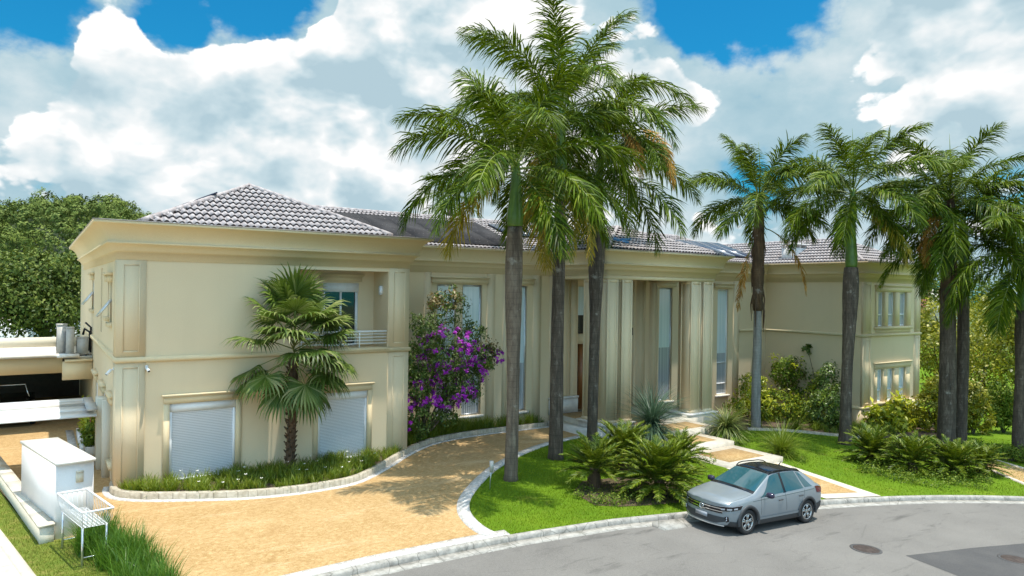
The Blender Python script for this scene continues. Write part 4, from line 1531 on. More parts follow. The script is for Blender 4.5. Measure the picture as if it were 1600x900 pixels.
royal_palm(None, b4, 5.6, 11.3, 'palm with pale ringed grey trunk and brown leaf bases beside the porch', L=4.4, n=18, seed=5, trunk=TRUNKG, shaft=False, fibre=(5.3, 9.7),
           prof=[(0, 0.28), (0.05, 0.25), (0.7, 0.22), (1, 0.19)], lean=(0.0, 0), dead=((RIGHT_AZ - 0.25, -0.25, 1.25, 4.2, 'dead', 9.6, 0.3), (RIGHT_AZ + 3.3, -1.1, 0.4, 3.6, 'dead', 8.8, 0.3)), az0=RIGHT_AZ + 3.0, low=0.35)
royal_palm(None, b5, 7.5, 11.3, 'palm with dark bulging trunk in front of the right wing corner', L=4.6, n=22, seed=8, trunk=TRUNKD, lean=(0.32, 0),
           prof=[(0, 0.36), (0.06, 0.27), (0.45, 0.24), (0.6, 0.27), (0.85, 0.36), (0.97, 0.34), (1, 0.30)], dead=((NEAR_AZ + 0.5, 0.0, 1.2, 3.4, 'yellow', 10.0, 0.5), (NEAR_AZ + 0.9, -0.2, 1.1, 3.2, 'yellow', 9.9, 0.4)), az0=RIGHT_AZ + 1.2)
royal_palm(None, b6, 7.3, 11.2, 'palm with shaggy brown skirt, left of the twin trunks right of the house', L=4.5, n=20, seed=14, trunk=TRUNKD, fibre=(5.2, 8.6), shaft=False,
           prof=[(0, 0.40), (0.3, 0.37), (0.7, 0.34), (1, 0.28)], lean=(0.02, 0), az0=RIGHT_AZ + 2.6, dead=((RIGHT_AZ + 3.5, -0.6, 0.9, 3.4, 'dead'), (RIGHT_AZ + 3.0, -0.7, 0.8, 3.0, 'dead')))
royal_palm(None, b7, 7.0, 9.7, 'palm with slimmer grey trunk, right of the twin trunks right of the house', L=4.8, n=20, seed=17, trunk=TRUNKD,
           prof=[(0, 0.30), (0.3, 0.27), (0.7, 0.26), (1, 0.24)], lean=(0.15, 0), az0=RIGHT_AZ + 0.4, yellow=(18,))
royal_palm(None, b8, 5.6, 8.4, 'palm at the far right edge with ringed trunk beside the garden path', L=4.8, n=20, seed=31, trunk=TRUNKD,
           prof=[(0, 0.34), (0.05, 0.29), (0.6, 0.27), (0.85, 0.31), (1, 0.27)], lean=(0.2, 0), az0=RIGHT_AZ + 2.1, low=0.9)
# distant palm behind the main roof
bf = atd(703, 330, 58)
royal_palm(None, np.array([bf[0], bf[1], 0]), bf[2] + 0.2, bf[2] + 1.2, 'distant palm crown showing above the ridge of the main roof', L=3.4, n=16, seed=40, nleaf=45, low=0.2)['group'] = 'palms behind the house'


def leaf_cloud(g, blobs, n, size, mi=0, r=rng, cluster=26, spread=0.20, aspect=2.2, upbias=0.5, shell=0.55, flop=0.3, nrand=0.55):
    """pointed leaves in clusters through the volume of several ellipsoids [(centre, radii)]"""
    C_ = np.array([b[0] for b in blobs], float); Rr = np.array([b[1] for b in blobs], float)
    w = (Rr[:, 0] * Rr[:, 1] * Rr[:, 2]) ** (2 / 3)
    nc = max(1, n // cluster)
    bi = r.choice(len(blobs), nc, p=w / w.sum())
    dirs = unit(r.standard_normal((nc, 3)))
    rad = shell + (1 - shell) * r.random(nc) ** 0.6
    rad *= 1 + 0.10 * r.standard_normal(nc)
    cc = C_[bi] + dirs * rad[:, None] * Rr[bi]
    ci = np.repeat(np.arange(nc), cluster)
    N = len(ci)
    mean_r = Rr[bi].mean(1)[ci]
    off = r.standard_normal((N, 3)) * (spread * mean_r)[:, None] * 0.55
    P0 = cc[ci] + off
    nr = unit(unit((P0 - C_[bi][ci]) / Rr[bi][ci]) + np.array([0, 0, upbias]) + nrand * r.standard_normal((N, 3)))
    a = unit(np.cross(nr, r.standard_normal((N, 3))) + np.array([0, 0, -flop]))
    b = unit(np.cross(nr, a))
    ln = size * r.uniform(0.65, 1.25, N)
    wd = ln / aspect
    v = np.stack([P0, P0 + a * (ln * .45)[:, None] + b * (wd * .5)[:, None] + nr * (ln * .06)[:, None], P0 + a * ln[:, None] - nr * (ln * .1)[:, None], P0 + a * (ln * .45)[:, None] - b * (wd * .5)[:, None] + nr * (ln * .06)[:, None]], 1)
    q = np.arange(N * 4).reshape(N, 4)
    g.add(v.reshape(-1, 3), q, mi)


def limbs(g, base, blobs, r0=0.1, mi=0, r=rng, split=0.35):
    base = np.asarray(base, float)
    for c_, rd in blobs:
        c_ = np.asarray(c_, float)
        m1 = base + (c_ - base) * split + r.normal(0, 0.08, 3) * np.linalg.norm(c_ - base)* 0.5 * (1, 1, 0.3)
        g.tube([base, m1, c_], [r0, r0 * 0.6, r0 * 0.2], 6, mi)


def blades(g, P0, L, spread=0.5, width=0.012, curve=0.8, mi=0, r=rng, az=None, seg=3, el=None):
    """grass-like blades from the points P0"""
    N = len(P0)
    az = r.uniform(0, 2 * math.pi, N) if az is None else az
    el = (math.pi / 2 - np.abs(r.normal(0, spread, N))) if el is None else el
    ln = L * r.uniform(0.6, 1.15, N)
    cur = curve * r.uniform(0.5, 1.4, N)
    pts = [np.asarray(P0, float)]
    for k_ in range(seg):
        e_ = el - cur * (k_ / seg) ** 1.2
        dv = np.stack([np.cos(e_) * np.cos(az), np.cos(e_) * np.sin(az), np.sin(e_)], 1)
        pts.append(pts[-1] + dv * (ln / seg)[:, None])
    S = np.stack([-np.sin(az), np.cos(az), 0 * az], 1)
    S = unit(S + 0.5 * r.standard_normal((N, 3)) * (1, 1, 0.2))
    vs = []
    for k_ in range(seg):
        w = width * (1 - 0.55 * k_ / seg) / 2
        vs += [pts[k_] + S * w, pts[k_] - S * w]
    vs.append(pts[seg])
    V = np.stack(vs, 1)
    m_ = V.shape[1]
    b = np.arange(N) * m_
    n0 = g.n
    q = np.concatenate([np.stack([b + 2 * k_, b + 2 * k_ + 1, b + 2 * k_ + 3, b + 2 * k_ + 2], 1) for k_ in range(seg - 1)]) if seg > 1 else None
    if q is not None:
        g.add(V.reshape(-1, 3), q, mi)
    else:
        g.add(V.reshape(-1, 3), [], mi)
    g.f.append((np.stack([b + 2 * (seg - 1), b + 2 * (seg - 1) + 1, b + 2 * seg], 1) + n0, mi))


def in_poly(p, poly):
    poly = np.asarray(poly)[:, :2]
    x, y = p[:, 0], p[:, 1]
    c_ = np.zeros(len(p), bool)
    j = len(poly) - 1
    for i in range(len(poly)):
        xi, yi, xj, yj = *poly[i], *poly[j]
        hit = ((yi > y) != (yj > y)) & (x < (xj - xi) * (y - yi) / (yj - yi + 1e-12) + xi)
        c_ ^= hit
        j = i
    return c_


def scatter(poly, n, r=rng):
    poly = np.asarray([p[:2] for p in poly], float)
    lo, hi = poly.min(0), poly.max(0)
    out = []
    tot = 0
    while tot < n:
        p = lo + r.random((n * 2, 2)) * (hi - lo)
        p = p[in_poly(p, poly)]
        out.append(p); tot += len(p)
    return np.concatenate(out)[:n]


def TT(p):
    return -0.045 * np.clip(np.minimum(p[:, 0], 62) - 11, 0, None)


def xyz(p, off=0.0):
    return np.concatenate([p, (TT(p) + off)[:, None]], 1)


# ---- lawn blades (nobody could count them)
island_poly = [tuple(p) for p in isl] + [(18.9, -0.7), (19.9, -2.6), (19.3, -7), (18.9, -10.8)] + [tuple(p) for p in kerb[::-1] if 7.95 < p[0] < 18.8]
right_poly = [(22.8, -2.8), (26.5, -1.2), (28.2, -1.4), (31.2, -4.0), (34, -5.6), (37, -6.0), (42, -9), (40, -14), (36, -20)] + [tuple(p) for p in kerb[::-1] if 21.4 < p[0] < 36]
g = Geo()
blades(g, xyz(scatter(island_poly, 52000)), 0.055, 0.6, 0.016, 0.6, seg=1)
blades(g, xyz(scatter(right_poly, 46000)), 0.06, 0.6, 0.02, 0.6, seg=1)
tag(g.build('lawn_grass', G_LAWN), 'short bright green lawn grass of the front garden', 'grass', kind='stuff')
g = Geo()
blades(g, xyz(scatter([(0.9, -8.9), (-0.3, -5.2), (-0.9, -3.7), (-1.85, -3.75), (-2.95, 2.4), (-3.4, 2.4), (-2.6, -2.3), (-2.1, -5.0), (-1.2, -8.9)], 14000)), 0.06, 0.7, 0.012, 0.7, seg=1)
tag(g.build('verge_grass', G_DRYB), 'patchy yellow green grass between low wall and pavement', 'grass', kind='stuff')


def clump_bed(name, poly, nclump, nb, L, label, mat, off=0.1, width=0.02, flowers=0, spread=0.45, curve=1.0, seed=1):
    r = np.random.default_rng(seed)
    c_ = scatter(poly, nclump, r)
    g = Geo()
    hs = r.uniform(0.7, 1.2, nclump)
    for p, h in zip(c_, hs):
        q = p + r.normal(0, 0.06, (nb, 2))
        P0 = xyz(q, off)
        blades(g, P0, L * h, spread, width, curve, r=r)
    if flowers:
        q = xyz(scatter(poly, flowers, r), off)
        for p in q:
            h = L * r.uniform(0.65, 1.0)
            for k_ in range(3):
                a = k_ * 2.1 + r.uniform(0, 1)
                d1 = np.array([math.cos(a), math.sin(a), 0.5]) * 0.030
                d2 = np.array([-math.sin(a), math.cos(a), 0.0]) * 0.02
                t = p + (0, 0, h)
                g.add([t, t + d1 + d2, t + d1 * 1.7, t + d1 - d2], [(0, 1, 2, 3)], 1)
    return tag(g.build(name, [mat, PETALW]), label, 'bedding plants', kind='stuff')


bl = np.asarray([p for p in bed_curve])
inner = offset_line(bed_curve, 0.16)
left_bed = [tuple(p) for p, q in zip(inner, bl) if q[0] < 9.3 and q[1] < 0.0] + [(9.3, 0.0), (9.2, -0.12), (0.15, -0.12)]
clump_bed('bed_grass', left_bed, 320, 30, 0.44, 'strappy green bedding grass with white flowers under the shuttered windows', G_GRASS, flowers=22, seed=4)
mid_bed = [tuple(p) for p, q in zip(inner, bl) if q[0] > 9.8] + [(18.4, 3.35), (9.6, 3.35)]
clump_bed('bed_grass', mid_bed, 260, 32, 0.62, 'green bedding grass along the main wall behind the palms', G_GRASS, seed=5)
clump_bed('edge_grass', [(31.0, -3.3), (33.5, -5.0), (36, -5.4), (36, -3.0), (33, -2.2), (30.5, -1.6), (28.6, -1.0), (29, -0.2)], 60, 30, 0.6, 'low grassy plants along the edge of the shrub bed', G_GRASS, off=0.03, seed=6)
# large clump of long grass by the basket
c_poly = [(-0.85, -3.9), (-0.5, -4.2), (-0.2, -5.2), (0.05, -6.2), (0.3, -7.3), (0.35, -8.8), (-0.4, -8.8), (-0.55, -7.0), (-0.85, -6.0), (-1.2, -4.6)]
clump_bed('long_grass', c_poly, 105, 46, 0.80, 'tall bright green ornamental grass beside the wire basket', G_TUFT, off=0.0, width=0.017, spread=0.30, curve=0.75, seed=9)

# ---- fan palm against the left wing
fb = np.array([4.98, -0.62, 0.10])
root = thing('fan_palm', fb, 'fan palm with rough brown trunk and drooping pleated leaves in front of the left wing', 'palm tree')
g = Geo()
trunk_tube(g, fb - (0, 0, 0.2), fb + (0.05, -0.02, 3.9), [(0, 0.20), (0.05, 0.15), (0.5, 0.135), (0.8, 0.15), (1, 0.13)], wob=0.04)
r = np.random.default_rng(2)
for i in range(90):          # stubs of old leaf stalks
    zz = 0.3 + 3.3 * i / 90
    a = i * 2.4
    p = fb + (math.cos(a) * .12, math.sin(a) * .12, zz)
    g.tube([p, p + (math.cos(a) * .10, math.sin(a) * .10, 0.10)], [0.05, 0.015], 5)
g.build('trunk', FIBRE, root)
g = Geo()
cen = fb + (0.06, -0.02, 3.95)


def fan_leaf(g, cen, az, el, pet, rad, r, droop=0.8, nseg=30, rot=0.0):
    d = np.array([math.cos(el) * math.cos(az), math.cos(el) * math.sin(az), math.sin(el)])
    hub = cen + d * pet - np.array([0, 0, 0.14 * pet * math.cos(el)])
    g.tube([cen, (cen + hub) / 2 + (0, 0, 0.05), hub], [0.022, 0.016, 0.010], 5, 1)
    el2 = el - 0.35
    d2 = np.array([math.cos(el2) * math.cos(az), math.cos(el2) * math.sin(az), math.sin(el2)])
    S = unit(np.cross(d2, [0, 0, 1.0])); U = np.cross(S, d2)
    th = np.linspace(-2.25, 2.25, nseg)
    for k_, t in enumerate(th):
        dr = d2 * math.cos(t) + S * math.sin(t) * 0.98 + U * (0.10 * math.cos(t * 2))
        dr = unit(dr)
        ln = rad * (0.82 + 0.2 * math.cos(t * 0.7)) * r.uniform(0.9, 1.08)
        side = unit(np.cross(U, dr))
        w1 = ln * 0.5 * 0.085
        fold = U * (w1 * 0.5)
        p1 = hub + dr * ln * 0.55
        dd = unit(dr + np.array([0, 0, -droop * r.uniform(0.5, 1.4)]))
        p2 = p1 + dd * ln * 0.27
        dd2 = unit(dd + np.array([0, 0, -droop * 1.2]))
        p3 = p2 + dd2 * ln * 0.25
        v = [hub, p1 + side * w1 - fold, p1 + fold, p1 - side * w1 - fold, p2 + side * w1 * .55, p2 - side * w1 * .55, p3]
        g.add(v, [(0, 1, 2), (0, 2, 3), (1, 4, 2), (2, 4, 5), (2, 5, 3), (4, 6, 5)])


for i in range(38):
    f = i / 37
    el = math.radians(86 - 128 * f ** 0.95) + r.normal(0, 0.2)
    az = i * 2.39996 + NEAR_AZ
    if math.sin(az) > 0.55 and el < 1.0:      # wall side: keep leaves clear of the wall
        az = NEAR_AZ + r.normal(0, 1.0)
    fan_leaf(g, cen + (0, 0, 0.55 - 0.95 * f), az, el, 1.32 + 0.2 * math.sin(f * 3.14) - 0.25 * f, 1.06, r, droop=0.25 + 0.5 * f)
g.build('crown', [G_FAN, RACHIS], root)

# ---- flowering shrub by the main wall
sb = np.array([10.9, 1.65, 0.1])


def on(px, py, v): return onv(px, py, v)


def rad_m(pxr, p):
    return pxr / FPX * ((np.asarray(p) - CAM) @ FWD)


root = thing('flowering_shrub', sb, 'tall glossy shrub covered in purple flowers beside the left wing', 'shrub')
blobs = []
for (px, py, v, rx, rz) in ((668, 520, 1.3, 34, 30), (700, 482, 2.0, 34, 28), (690, 560, 1.5, 46, 40), (650, 600, 0.9, 30, 30), (740, 560, 2.0, 36, 26), (655, 650, 0.8, 26, 34),
                             (720, 600, 1.8, 40, 30), (652, 560, 0.9, 26, 34), (762, 555, 2.3, 20, 18), (700, 640, 1.4, 24, 30), (735, 520, 2.2, 26, 24)):
    c_ = on(px, py, v)
    a = rad_m(rx, c_)
    blobs.append((c_, (a, a * 0.75, rad_m(rz, c_))))
g = Geo()
r = np.random.default_rng(3)
leaf_cloud(g, blobs, 10500, 0.16, 0, r, cluster=22, spread=0.24, aspect=2.6)
tops = [(on(695, 470, 2.0), (rad_m(34, blobs[1][0]), 0.6, rad_m(20, blobs[1][0]))), (on(750, 545, 2.2), (0.9, 0.6, 0.5))]
leaf_cloud(g, tops, 700, 0.15, 1, r, cluster=16, spread=0.3)
g.build('foliage', [G_TIB, G_TIBR], root)
g = Geo()
fl = [(on(690, 615, 1.2), (1.5, 0.8, 0.55)), (on(655, 612, 0.8), (0.8, 0.5, 0.6)), (on(720, 580, 1.6), (1.3, 0.7, 0.6)), (on(762, 558, 2.0), (0.7, 0.5, 0.55)), (on(700, 545, 1.2), (1.4, 0.8, 0.9)), (on(635, 640, 0.5), (0.4, 0.3, 0.7))]
leaf_cloud(g, fl, 3200, 0.12, 0, r, cluster=15, spread=0.06, aspect=1.25, shell=0.8)
tag(g.build('flowers', PURPLE, root), kind='stuff')
g = Geo()
limbs(g, sb, blobs, 0.06, r=r)
g.build('stems', BARK, root)

# ---- cycads


def cycad(p, Rr, label, group, seed, n=34, trunk=0.35, mat=G_SAGO):
    r = np.random.default_rng(seed)
    root = thing('cycad', p, label, 'cycad', group)
    g = Geo()
    p = np.asarray(p, float)
    trunk_tube(g, p - (0, 0, 0.1), p + (0, 0, trunk), [(0, 0.2), (0.6, 0.22), (1, 0.14)], r=r, wob=0.0)
    g.build('trunk', FIBRE, root)
    g = Geo()
    c_ = p + (0, 0, trunk)
    for i in range(n):
        f = i / (n - 1)
        el = math.radians(82 - 78 * f) + r.normal(0, 0.06)
        az = i * 2.39996 + r.normal(0, 0.15)
        frond(g, c_ - (0, 0, f * 0.1), Rr * r.uniform(0.9, 1.12), el, az, 0.75 + r.normal(0, 0.1), n=58, leaf=0.21 * Rr / 1.1, width=0.030 * Rr / 1.1, plum=0.25, hang=0.12, stalk=0.14, rr=0.012, r=r, power=1.4)
    g.build('crown', [mat, RACHIS], root)
    return root


cy_group = 'cycads on the island lawn'
for (px, py, Rr, lab, sd, n_, tr) in ((928, 762, 1.25, 'bright green cycad with its brown stump showing, nearest the driveway', 1, 40, 0.62), (975, 735, 1.45, 'yellowish green cycad behind the one with the bare stump', 2, 52, 0.5),
                                  (1030, 775, 1.5, 'large dark green cycad nearest the parked car', 3, 66, 0.5), (1062, 735, 1.15, 'smaller cycad half hidden beside the entrance steps', 4, 48, 0.45)):
    cycad(ground_pt(px, py), Rr, lab, cy_group, sd, n_, tr)
for (px, py, Rr, lab, sd) in ((1362, 722, 1.35, 'cycad on the right lawn nearest the dark palm trunk, leftmost of the row', 11), (1424, 737, 1.35, 'cycad in the middle of the row on the right lawn', 12),
                              (1490, 744, 1.3, 'cycad in front of the twin palm trunks on the right lawn', 13), (1535, 740, 1.0, 'small shaded cycad at the right end of the row beside the garden path', 14)):
    cycad(ground_pt(px, py), Rr, lab, 'cycads on the right lawn', sd, 48, 0.35)


# ---- spiky rosettes
def rosette(name, p, L, n, label, cat, mat, seed, trunk=0.1, width=0.016, curve=0.6, low=-0.25, group=None):
    r = np.random.default_rng(seed)
    root = thing(name, p, label, cat, group)
    p = np.asarray(p, float)
    if trunk:
        g = Geo()
        trunk_tube(g, p - (0, 0, 0.1), p + (0, 0, trunk), [(0, 0.2), (1, 0.15)], r=r, wob=0)
        g.build('trunk', FIBRE, root)
    g = Geo()
    z_ = r.uniform(low, 1.0, n)
    el = np.arcsin(np.clip(z_, -1, 1))
    blades(g, np.tile(p + (0, 0, trunk), (n, 1)) + r.normal(0, 0.04, (n, 3)), L, 0, width, curve, r=r, seg=4, el=el)
    g.build('leaves', mat, root)
    return root


p = onv(1012, 650, -1.9); p[2] = 0.1
rosette('grass_tree', np.array([p[0] - 0.25, p[1] - 0.5, -0.28]), 2.15, 1500, 'large blue green spiky ball of thin leaves in front of the porch', 'spiky plant', G_BLUE, 1, 0.8, 0.024, 0.85, -0.75)
p = ground_pt(1134, 692)
rosette('yucca', p, 1.3, 560, 'yellowish spiky plant on a dark stump at the porch corner', 'spiky plant', G_YUCCA, 2, 0.7, 0.040, 1.1, -0.35)
p = ground_pt(1221, 712)
rosette('fountain_grass', p, 1.6, 760, 'fine leaved green grass tussock beside the lower step', 'spiky plant', G_GRASS, 3, 0.15, 0.016, 0.75, 0.05)
p = ground_pt(1246, 672)
rosette('fountain_grass', p, 1.0, 300, 'low arching grass tuft behind the tussock, by the bed edging', 'spiky plant', G_GRASS, 5, 0.05, 0.018, 0.8, 0.1)


# ---- shrubs
def shrub(name, base, blobs, n, size, label, mats, seed, cat='shrub', group=None, cluster=22, spread=0.22, aspect=2.3, r0=0.05, parts=True, upbias=0.5, shell=0.55):
    r = np.random.default_rng(seed)
    root = thing(name, base, label, cat, group)
    g = Geo()
    leaf_cloud(g, blobs, n, size, 0, r, cluster, spread, aspect, upbias, shell)
    if len(mats) > 1:
        leaf_cloud(g, blobs, n // 5, size, 1, r, cluster, spread, aspect, upbias, 0.85)
    g.build('foliage', mats, root)
    g = Geo()
    limbs(g, base, blobs, r0, r=r)
    g.build('stems', BARK, root)
    return root


def pb(*rows):
    out = []
    for (px, py, v, rx, rz) in rows:
        c_ = onv(px, py, v)
        a = rad_m(rx, c_)
        out.append((c_, (a, a * 0.8, rad_m(rz, c_))))
    return out


def gz(u, v): return np.array([u, v, T(u)])


shrub('garden_shrub', gz(31.8, 1.6), pb((1180, 610, 1.2, 28, 26), (1155, 632, 0.9, 22, 20), (1195, 640, 0.6, 26, 22)), 3000, 0.17, 'light green shrub behind the pale palm trunk', [G_LIME, G_HEDGE], 1)
shrub('garden_shrub', gz(34.2, 0.2), pb((1225, 575, 1.3, 24, 26), (1250, 605, 0.8, 34, 34), (1215, 640, 0.2, 30, 34), (1262, 650, -0.6, 32, 30)), 5200, 0.2, 'tall glossy dark green shrub against the plain side wall', [G_HEDGE, G_LIME], 2)
shrub('garden_shrub', gz(33.6, -2.6), pb((1295, 595, -1.6, 22, 28), (1290, 640, -2.4, 30, 36), (1262, 545, 0.5, 8, 8), (1300, 670, -3.0, 22, 22)), 4200, 0.18, 'greyish green twiggy shrub left of the dark bulging palm trunk', [G_TIB, G_HEDGE], 3)
p = ground_pt(1402, 678)
r = np.random.default_rng(5)
root = thing('ginger_clump', p, 'bright yellow green broad leaved clump at the foot of the right wing', 'shrub')
g = Geo()
blobs = []
for (px, py, vv_, rx, rz) in ((1375, 658, -3.7, 24, 22), (1405, 646, -3.7, 26, 24), (1435, 656, -3.8, 24, 20), (1400, 668, -4.2, 34, 16)):
    c_ = onv(px, py, vv_); a = rad_m(rx, c_)
    blobs.append((c_, (a, a * .7, rad_m(rz, c_))))
leaf_cloud(g, blobs, 1500, 0.46, 0, r, cluster=14, spread=0.35, aspect=3.0, upbias=0.5, flop=-0.35)
leaf_cloud(g, blobs, 300, 0.4, 1, r, cluster=10, spread=0.35, aspect=3.2)
g.build('leaves', [G_LIME, G_HEDGE], root)
# low ground cover round the cycads and steps
g = Geo()
r = np.random.default_rng(8)
gc = []
for px, py, rr_ in ((905, 765, 0.45), (935, 785, 0.5), (975, 778, 0.5), (960, 788, 0.4), (1080, 770, 0.5), (1060, 780, 0.4), (1105, 722, 0.5), (1095, 715, 0.4), (1165, 690, 0.35), (1120, 690, 0.4), (1145, 700, 0.3), (1250, 722, 0.5), (1235, 715, 0.4), (900, 778, 0.35)):
    q = ground_pt(px, py)
    gc.append((q + (0, 0, 0.08), (rr_, rr_, 0.2)))
leaf_cloud(g, gc, 3600, 0.07, 0, r, cluster=20, spread=0.35, aspect=1.8, shell=0.3)
gc2 = []
for px, py, rr_ in ((1360, 738, 0.7), (1400, 748, 0.9), (1450, 757, 0.9), (1500, 757, 0.9), (1380, 728, 0.8), (1470, 745, 0.8), (1530, 750, 0.6)):
    q = ground_pt(px, py)
    gc2.append((q + (0, 0, 0.1), (rr_, rr_, 0.22)))
leaf_cloud(g, gc2, 5200, 0.08, 0, r, cluster=20, spread=0.35, aspect=1.8, shell=0.3)
tag(g.build('ground_cover', G_HEDGE), 'low leafy ground cover round the cycads and steps', 'ground cover', kind='stuff')
# bare earth under the island cycads
e_ = [ground_pt(*q)[:2] for q in ((895, 770), (930, 790), (970, 792), (1010, 790), (1075, 785), (1085, 765), (1050, 745), (980, 745), (910, 752))]
sheet(e_, 0.012, 'cycad_bed', SOIL)


# ---- trees beyond
def tree(name, base, blobs, n, size, label, mat, seed, group=None, trunk_r=0.2, cluster=24, spread=0.24, bark=BARK, aspect=1.9, shell=0.5):
    r = np.random.default_rng(seed)
    root = thing(name, base, label, 'tree', group)
    g = Geo()
    fork = np.asarray(base, float) + (0, 0, 0.0)
    top = np.mean([b[0] for b in blobs], 0)
    fk = fork + (top - fork) * 0.45
    trunk_tube(g, fork - (0, 0, 0.3), fk, [(0, trunk_r * 1.25), (0.1, trunk_r), (1, trunk_r * 0.7)], seg=9, r=r)
    limbs(g, fk, blobs, trunk_r * 0.6, r=r, split=0.5)
    g.build('trunk', bark, root)
    g = Geo()
    leaf_cloud(g, blobs, n, size, 0, r, cluster, spread, aspect, 0.4, shell)
    g.build('crown', mat, root)
    return root


def dblobs(depth, *rows):
    out = []
    for (px, py, rx, rz, dd) in rows:
        c_ = atd(px, py, depth + dd)
        a = rx / FPX * (depth + dd)
        out.append((c_, (a, a, rz / FPX * (depth + dd))))
    return out


bl_ = dblobs(46, (60, 435, 58, 44, 0), (20, 470, 50, 46, -2), (100, 455, 38, 48, 1), (70, 490, 56, 36, -1), (10, 430, 36, 30, 2), (118, 420, 26, 28, 2), (35, 415, 30, 24, 0), (120, 500, 20, 26, 3))
b_ = atd(70, 560, 46); b_[2] = 0
tree('broadleaf_tree', b_, bl_, 17000, 0.27, 'large glossy leaved tree beside the left wing, in front of the hill', G_TREE, 1, trunk_r=0.35)
yt = 'yellow green trees right of the house'
for i, (px, depth, rows, lab) in enumerate((
        (1475, 56, ((1475, 560, 44, 60, 0), (1455, 500, 30, 34, 2), (1490, 620, 42, 34, -1), (1450, 640, 30, 36, 0)), 'yellow green tree directly behind the right wing corner and twin palms'),
        (1535, 60, ((1535, 540, 50, 56, 0), (1520, 600, 46, 40, -1), (1550, 490, 34, 30, 2), (1540, 640, 36, 22, 0)), 'yellow green tree between the twin palms and the far right palm, sunlit crown'),
        (1590, 52, ((1590, 560, 40, 50, 0), (1610, 510, 40, 46, 0), (1575, 630, 36, 24, 0)), 'yellow green tree behind the far right palm trunk'),
        (1640, 58, ((1640, 540, 50, 66, 0), (1660, 620, 50, 40, 0)), 'yellow green tree at the right edge of the garden'),
        (1500, 84, ((1500, 520, 60, 60, 0), (1560, 510, 60, 50, 0), (1450, 540, 40, 60, 0)), 'yellow green tree farthest back on the right lawn'))):
    b_ = atd(px, 680, depth); b_[2] = T(b_[0])
    tree('garden_tree', b_, dblobs(depth, *rows), 6500, 0.30, lab, G_YTREE, 60 + i, yt, trunk_r=0.16, shell=0.35)
# understorey below those trees
for i, (px, py, rows, mat_, lab) in enumerate((
        (1465, 676, ((1450, 640, 22, 34), (1480, 650, 24, 28), (1462, 612, 20, 26)), G_YTREE, 'yellow green bush under the trees just right of the house corner'),
        (1520, 678, ((1510, 645, 20, 26), (1535, 655, 20, 20), (1522, 618, 22, 24)), G_YTREE, 'yellow green bush under the trees between twin trunks and lawn strip'),
        (1568, 676, ((1555, 650, 22, 22), (1580, 640, 22, 28), (1566, 612, 22, 24)), G_HEDGE, 'shaded green bush under the trees left of the far right palm trunk'),
        (1620, 680, ((1610, 650, 22, 26), (1640, 640, 26, 36)), G_YTREE, 'yellow green bush under the trees at the right edge of the picture'))):
    q = ground_pt(px, py)
    dep = (q - CAM) @ FWD
    rr_ = np.random.default_rng(90 + i)
    blobs = [(atd(a, b, dep), (c_ / FPX * dep, c_ / FPX * dep, d / FPX * dep)) for a, b, c_, d in rows]
    shrub('garden_bush', q, blobs, 3000, 0.2, lab, [mat_], 95 + i, group='bushes under the trees right of the house', r0=0.07)
# dark hedge along the far path
b_ = ground_pt(1570, 722)
hb = []
for px, py in ((1525, 712), (1548, 714), (1572, 718), (1598, 722), (1625, 728)):
    q = ground_pt(px, py)
    hb.append((q + (0, 0, 0.25), (0.75, 0.75, 0.45)))
shrub('low_hedge', ground_pt(1575, 720), hb, 3800, 0.12, 'low dark hedge along the far garden path', [G_HEDGE], 9)
# trees peeping over the main roof
b_ = atd(825, 345, 52); b_[2] = 0
tree('broadleaf_tree', b_, dblobs(52, (828, 350, 26, 22, 0), (815, 362, 20, 16, 1)), 1200, 0.35, 'green tree top showing over the main roof between the palm trunks', G_TREE, 5)
for i, (px, py, dep, rx, rz) in enumerate(((1395, 425, 75, 40, 30), (1470, 440, 90, 60, 40), (1560, 455, 95, 60, 36))):
    b_ = atd(px, 600, dep); b_[2] = T(b_[0])
    tree('broadleaf_tree', b_, dblobs(dep, (px, py, rx, rz, 0), (px + 20, py + 14, rx * .8, rz * .8, 1), (px - 22, py + 16, rx * .7, rz * .8, 1)), 2200, 0.5,
         ('dark tree behind the right wing roof', 'far dark tree behind the twin palm crowns', 'far dark tree behind the far right palm crown')[i], G_TREE, 80 + i)

# ---- wooded hill
hill_top = [(-260, 330), (-160, 318), (-60, 300), (0, 296), (40, 293), (80, 287), (100, 284), (130, 291), (160, 287), (190, 300), (215, 312), (232, 330), (250, 352), (275, 372), (330, 400), (420, 430), (520, 450)]
g = Geo()
v = []
hx = np.linspace(-260, 520, 60)
hy = np.interp(hx, [p[0] for p in hill_top], [p[1] for p in hill_top])
dists = [120, 150, 180, 205, 230, 330]
fr = [0.0, 0.30, 0.62, 0.86, 1.0, 0.55]
hz = {}
for k_, (dd, f) in enumerate(zip(dists, fr)):
    for x, y in zip(hx, hy):
        crest = atd(x, y + 42, 230)
        p = atd(x, 470, dd)
        v.append((p[0], p[1], -1.0 + (crest[2] + 1.0) * f))
n = len(hx)
g.add(v, [(k_ * n + i, k_ * n + i + 1, (k_ + 1) * n + i + 1, (k_ + 1) * n + i) for k_ in range(len(dists) - 1) for i in range(n - 1)])
struct(g, 'hill', FLOOR)
g = Geo()
r = np.random.default_rng(11)
blobs = []
V = np.array(v).reshape(len(dists), n, 3)
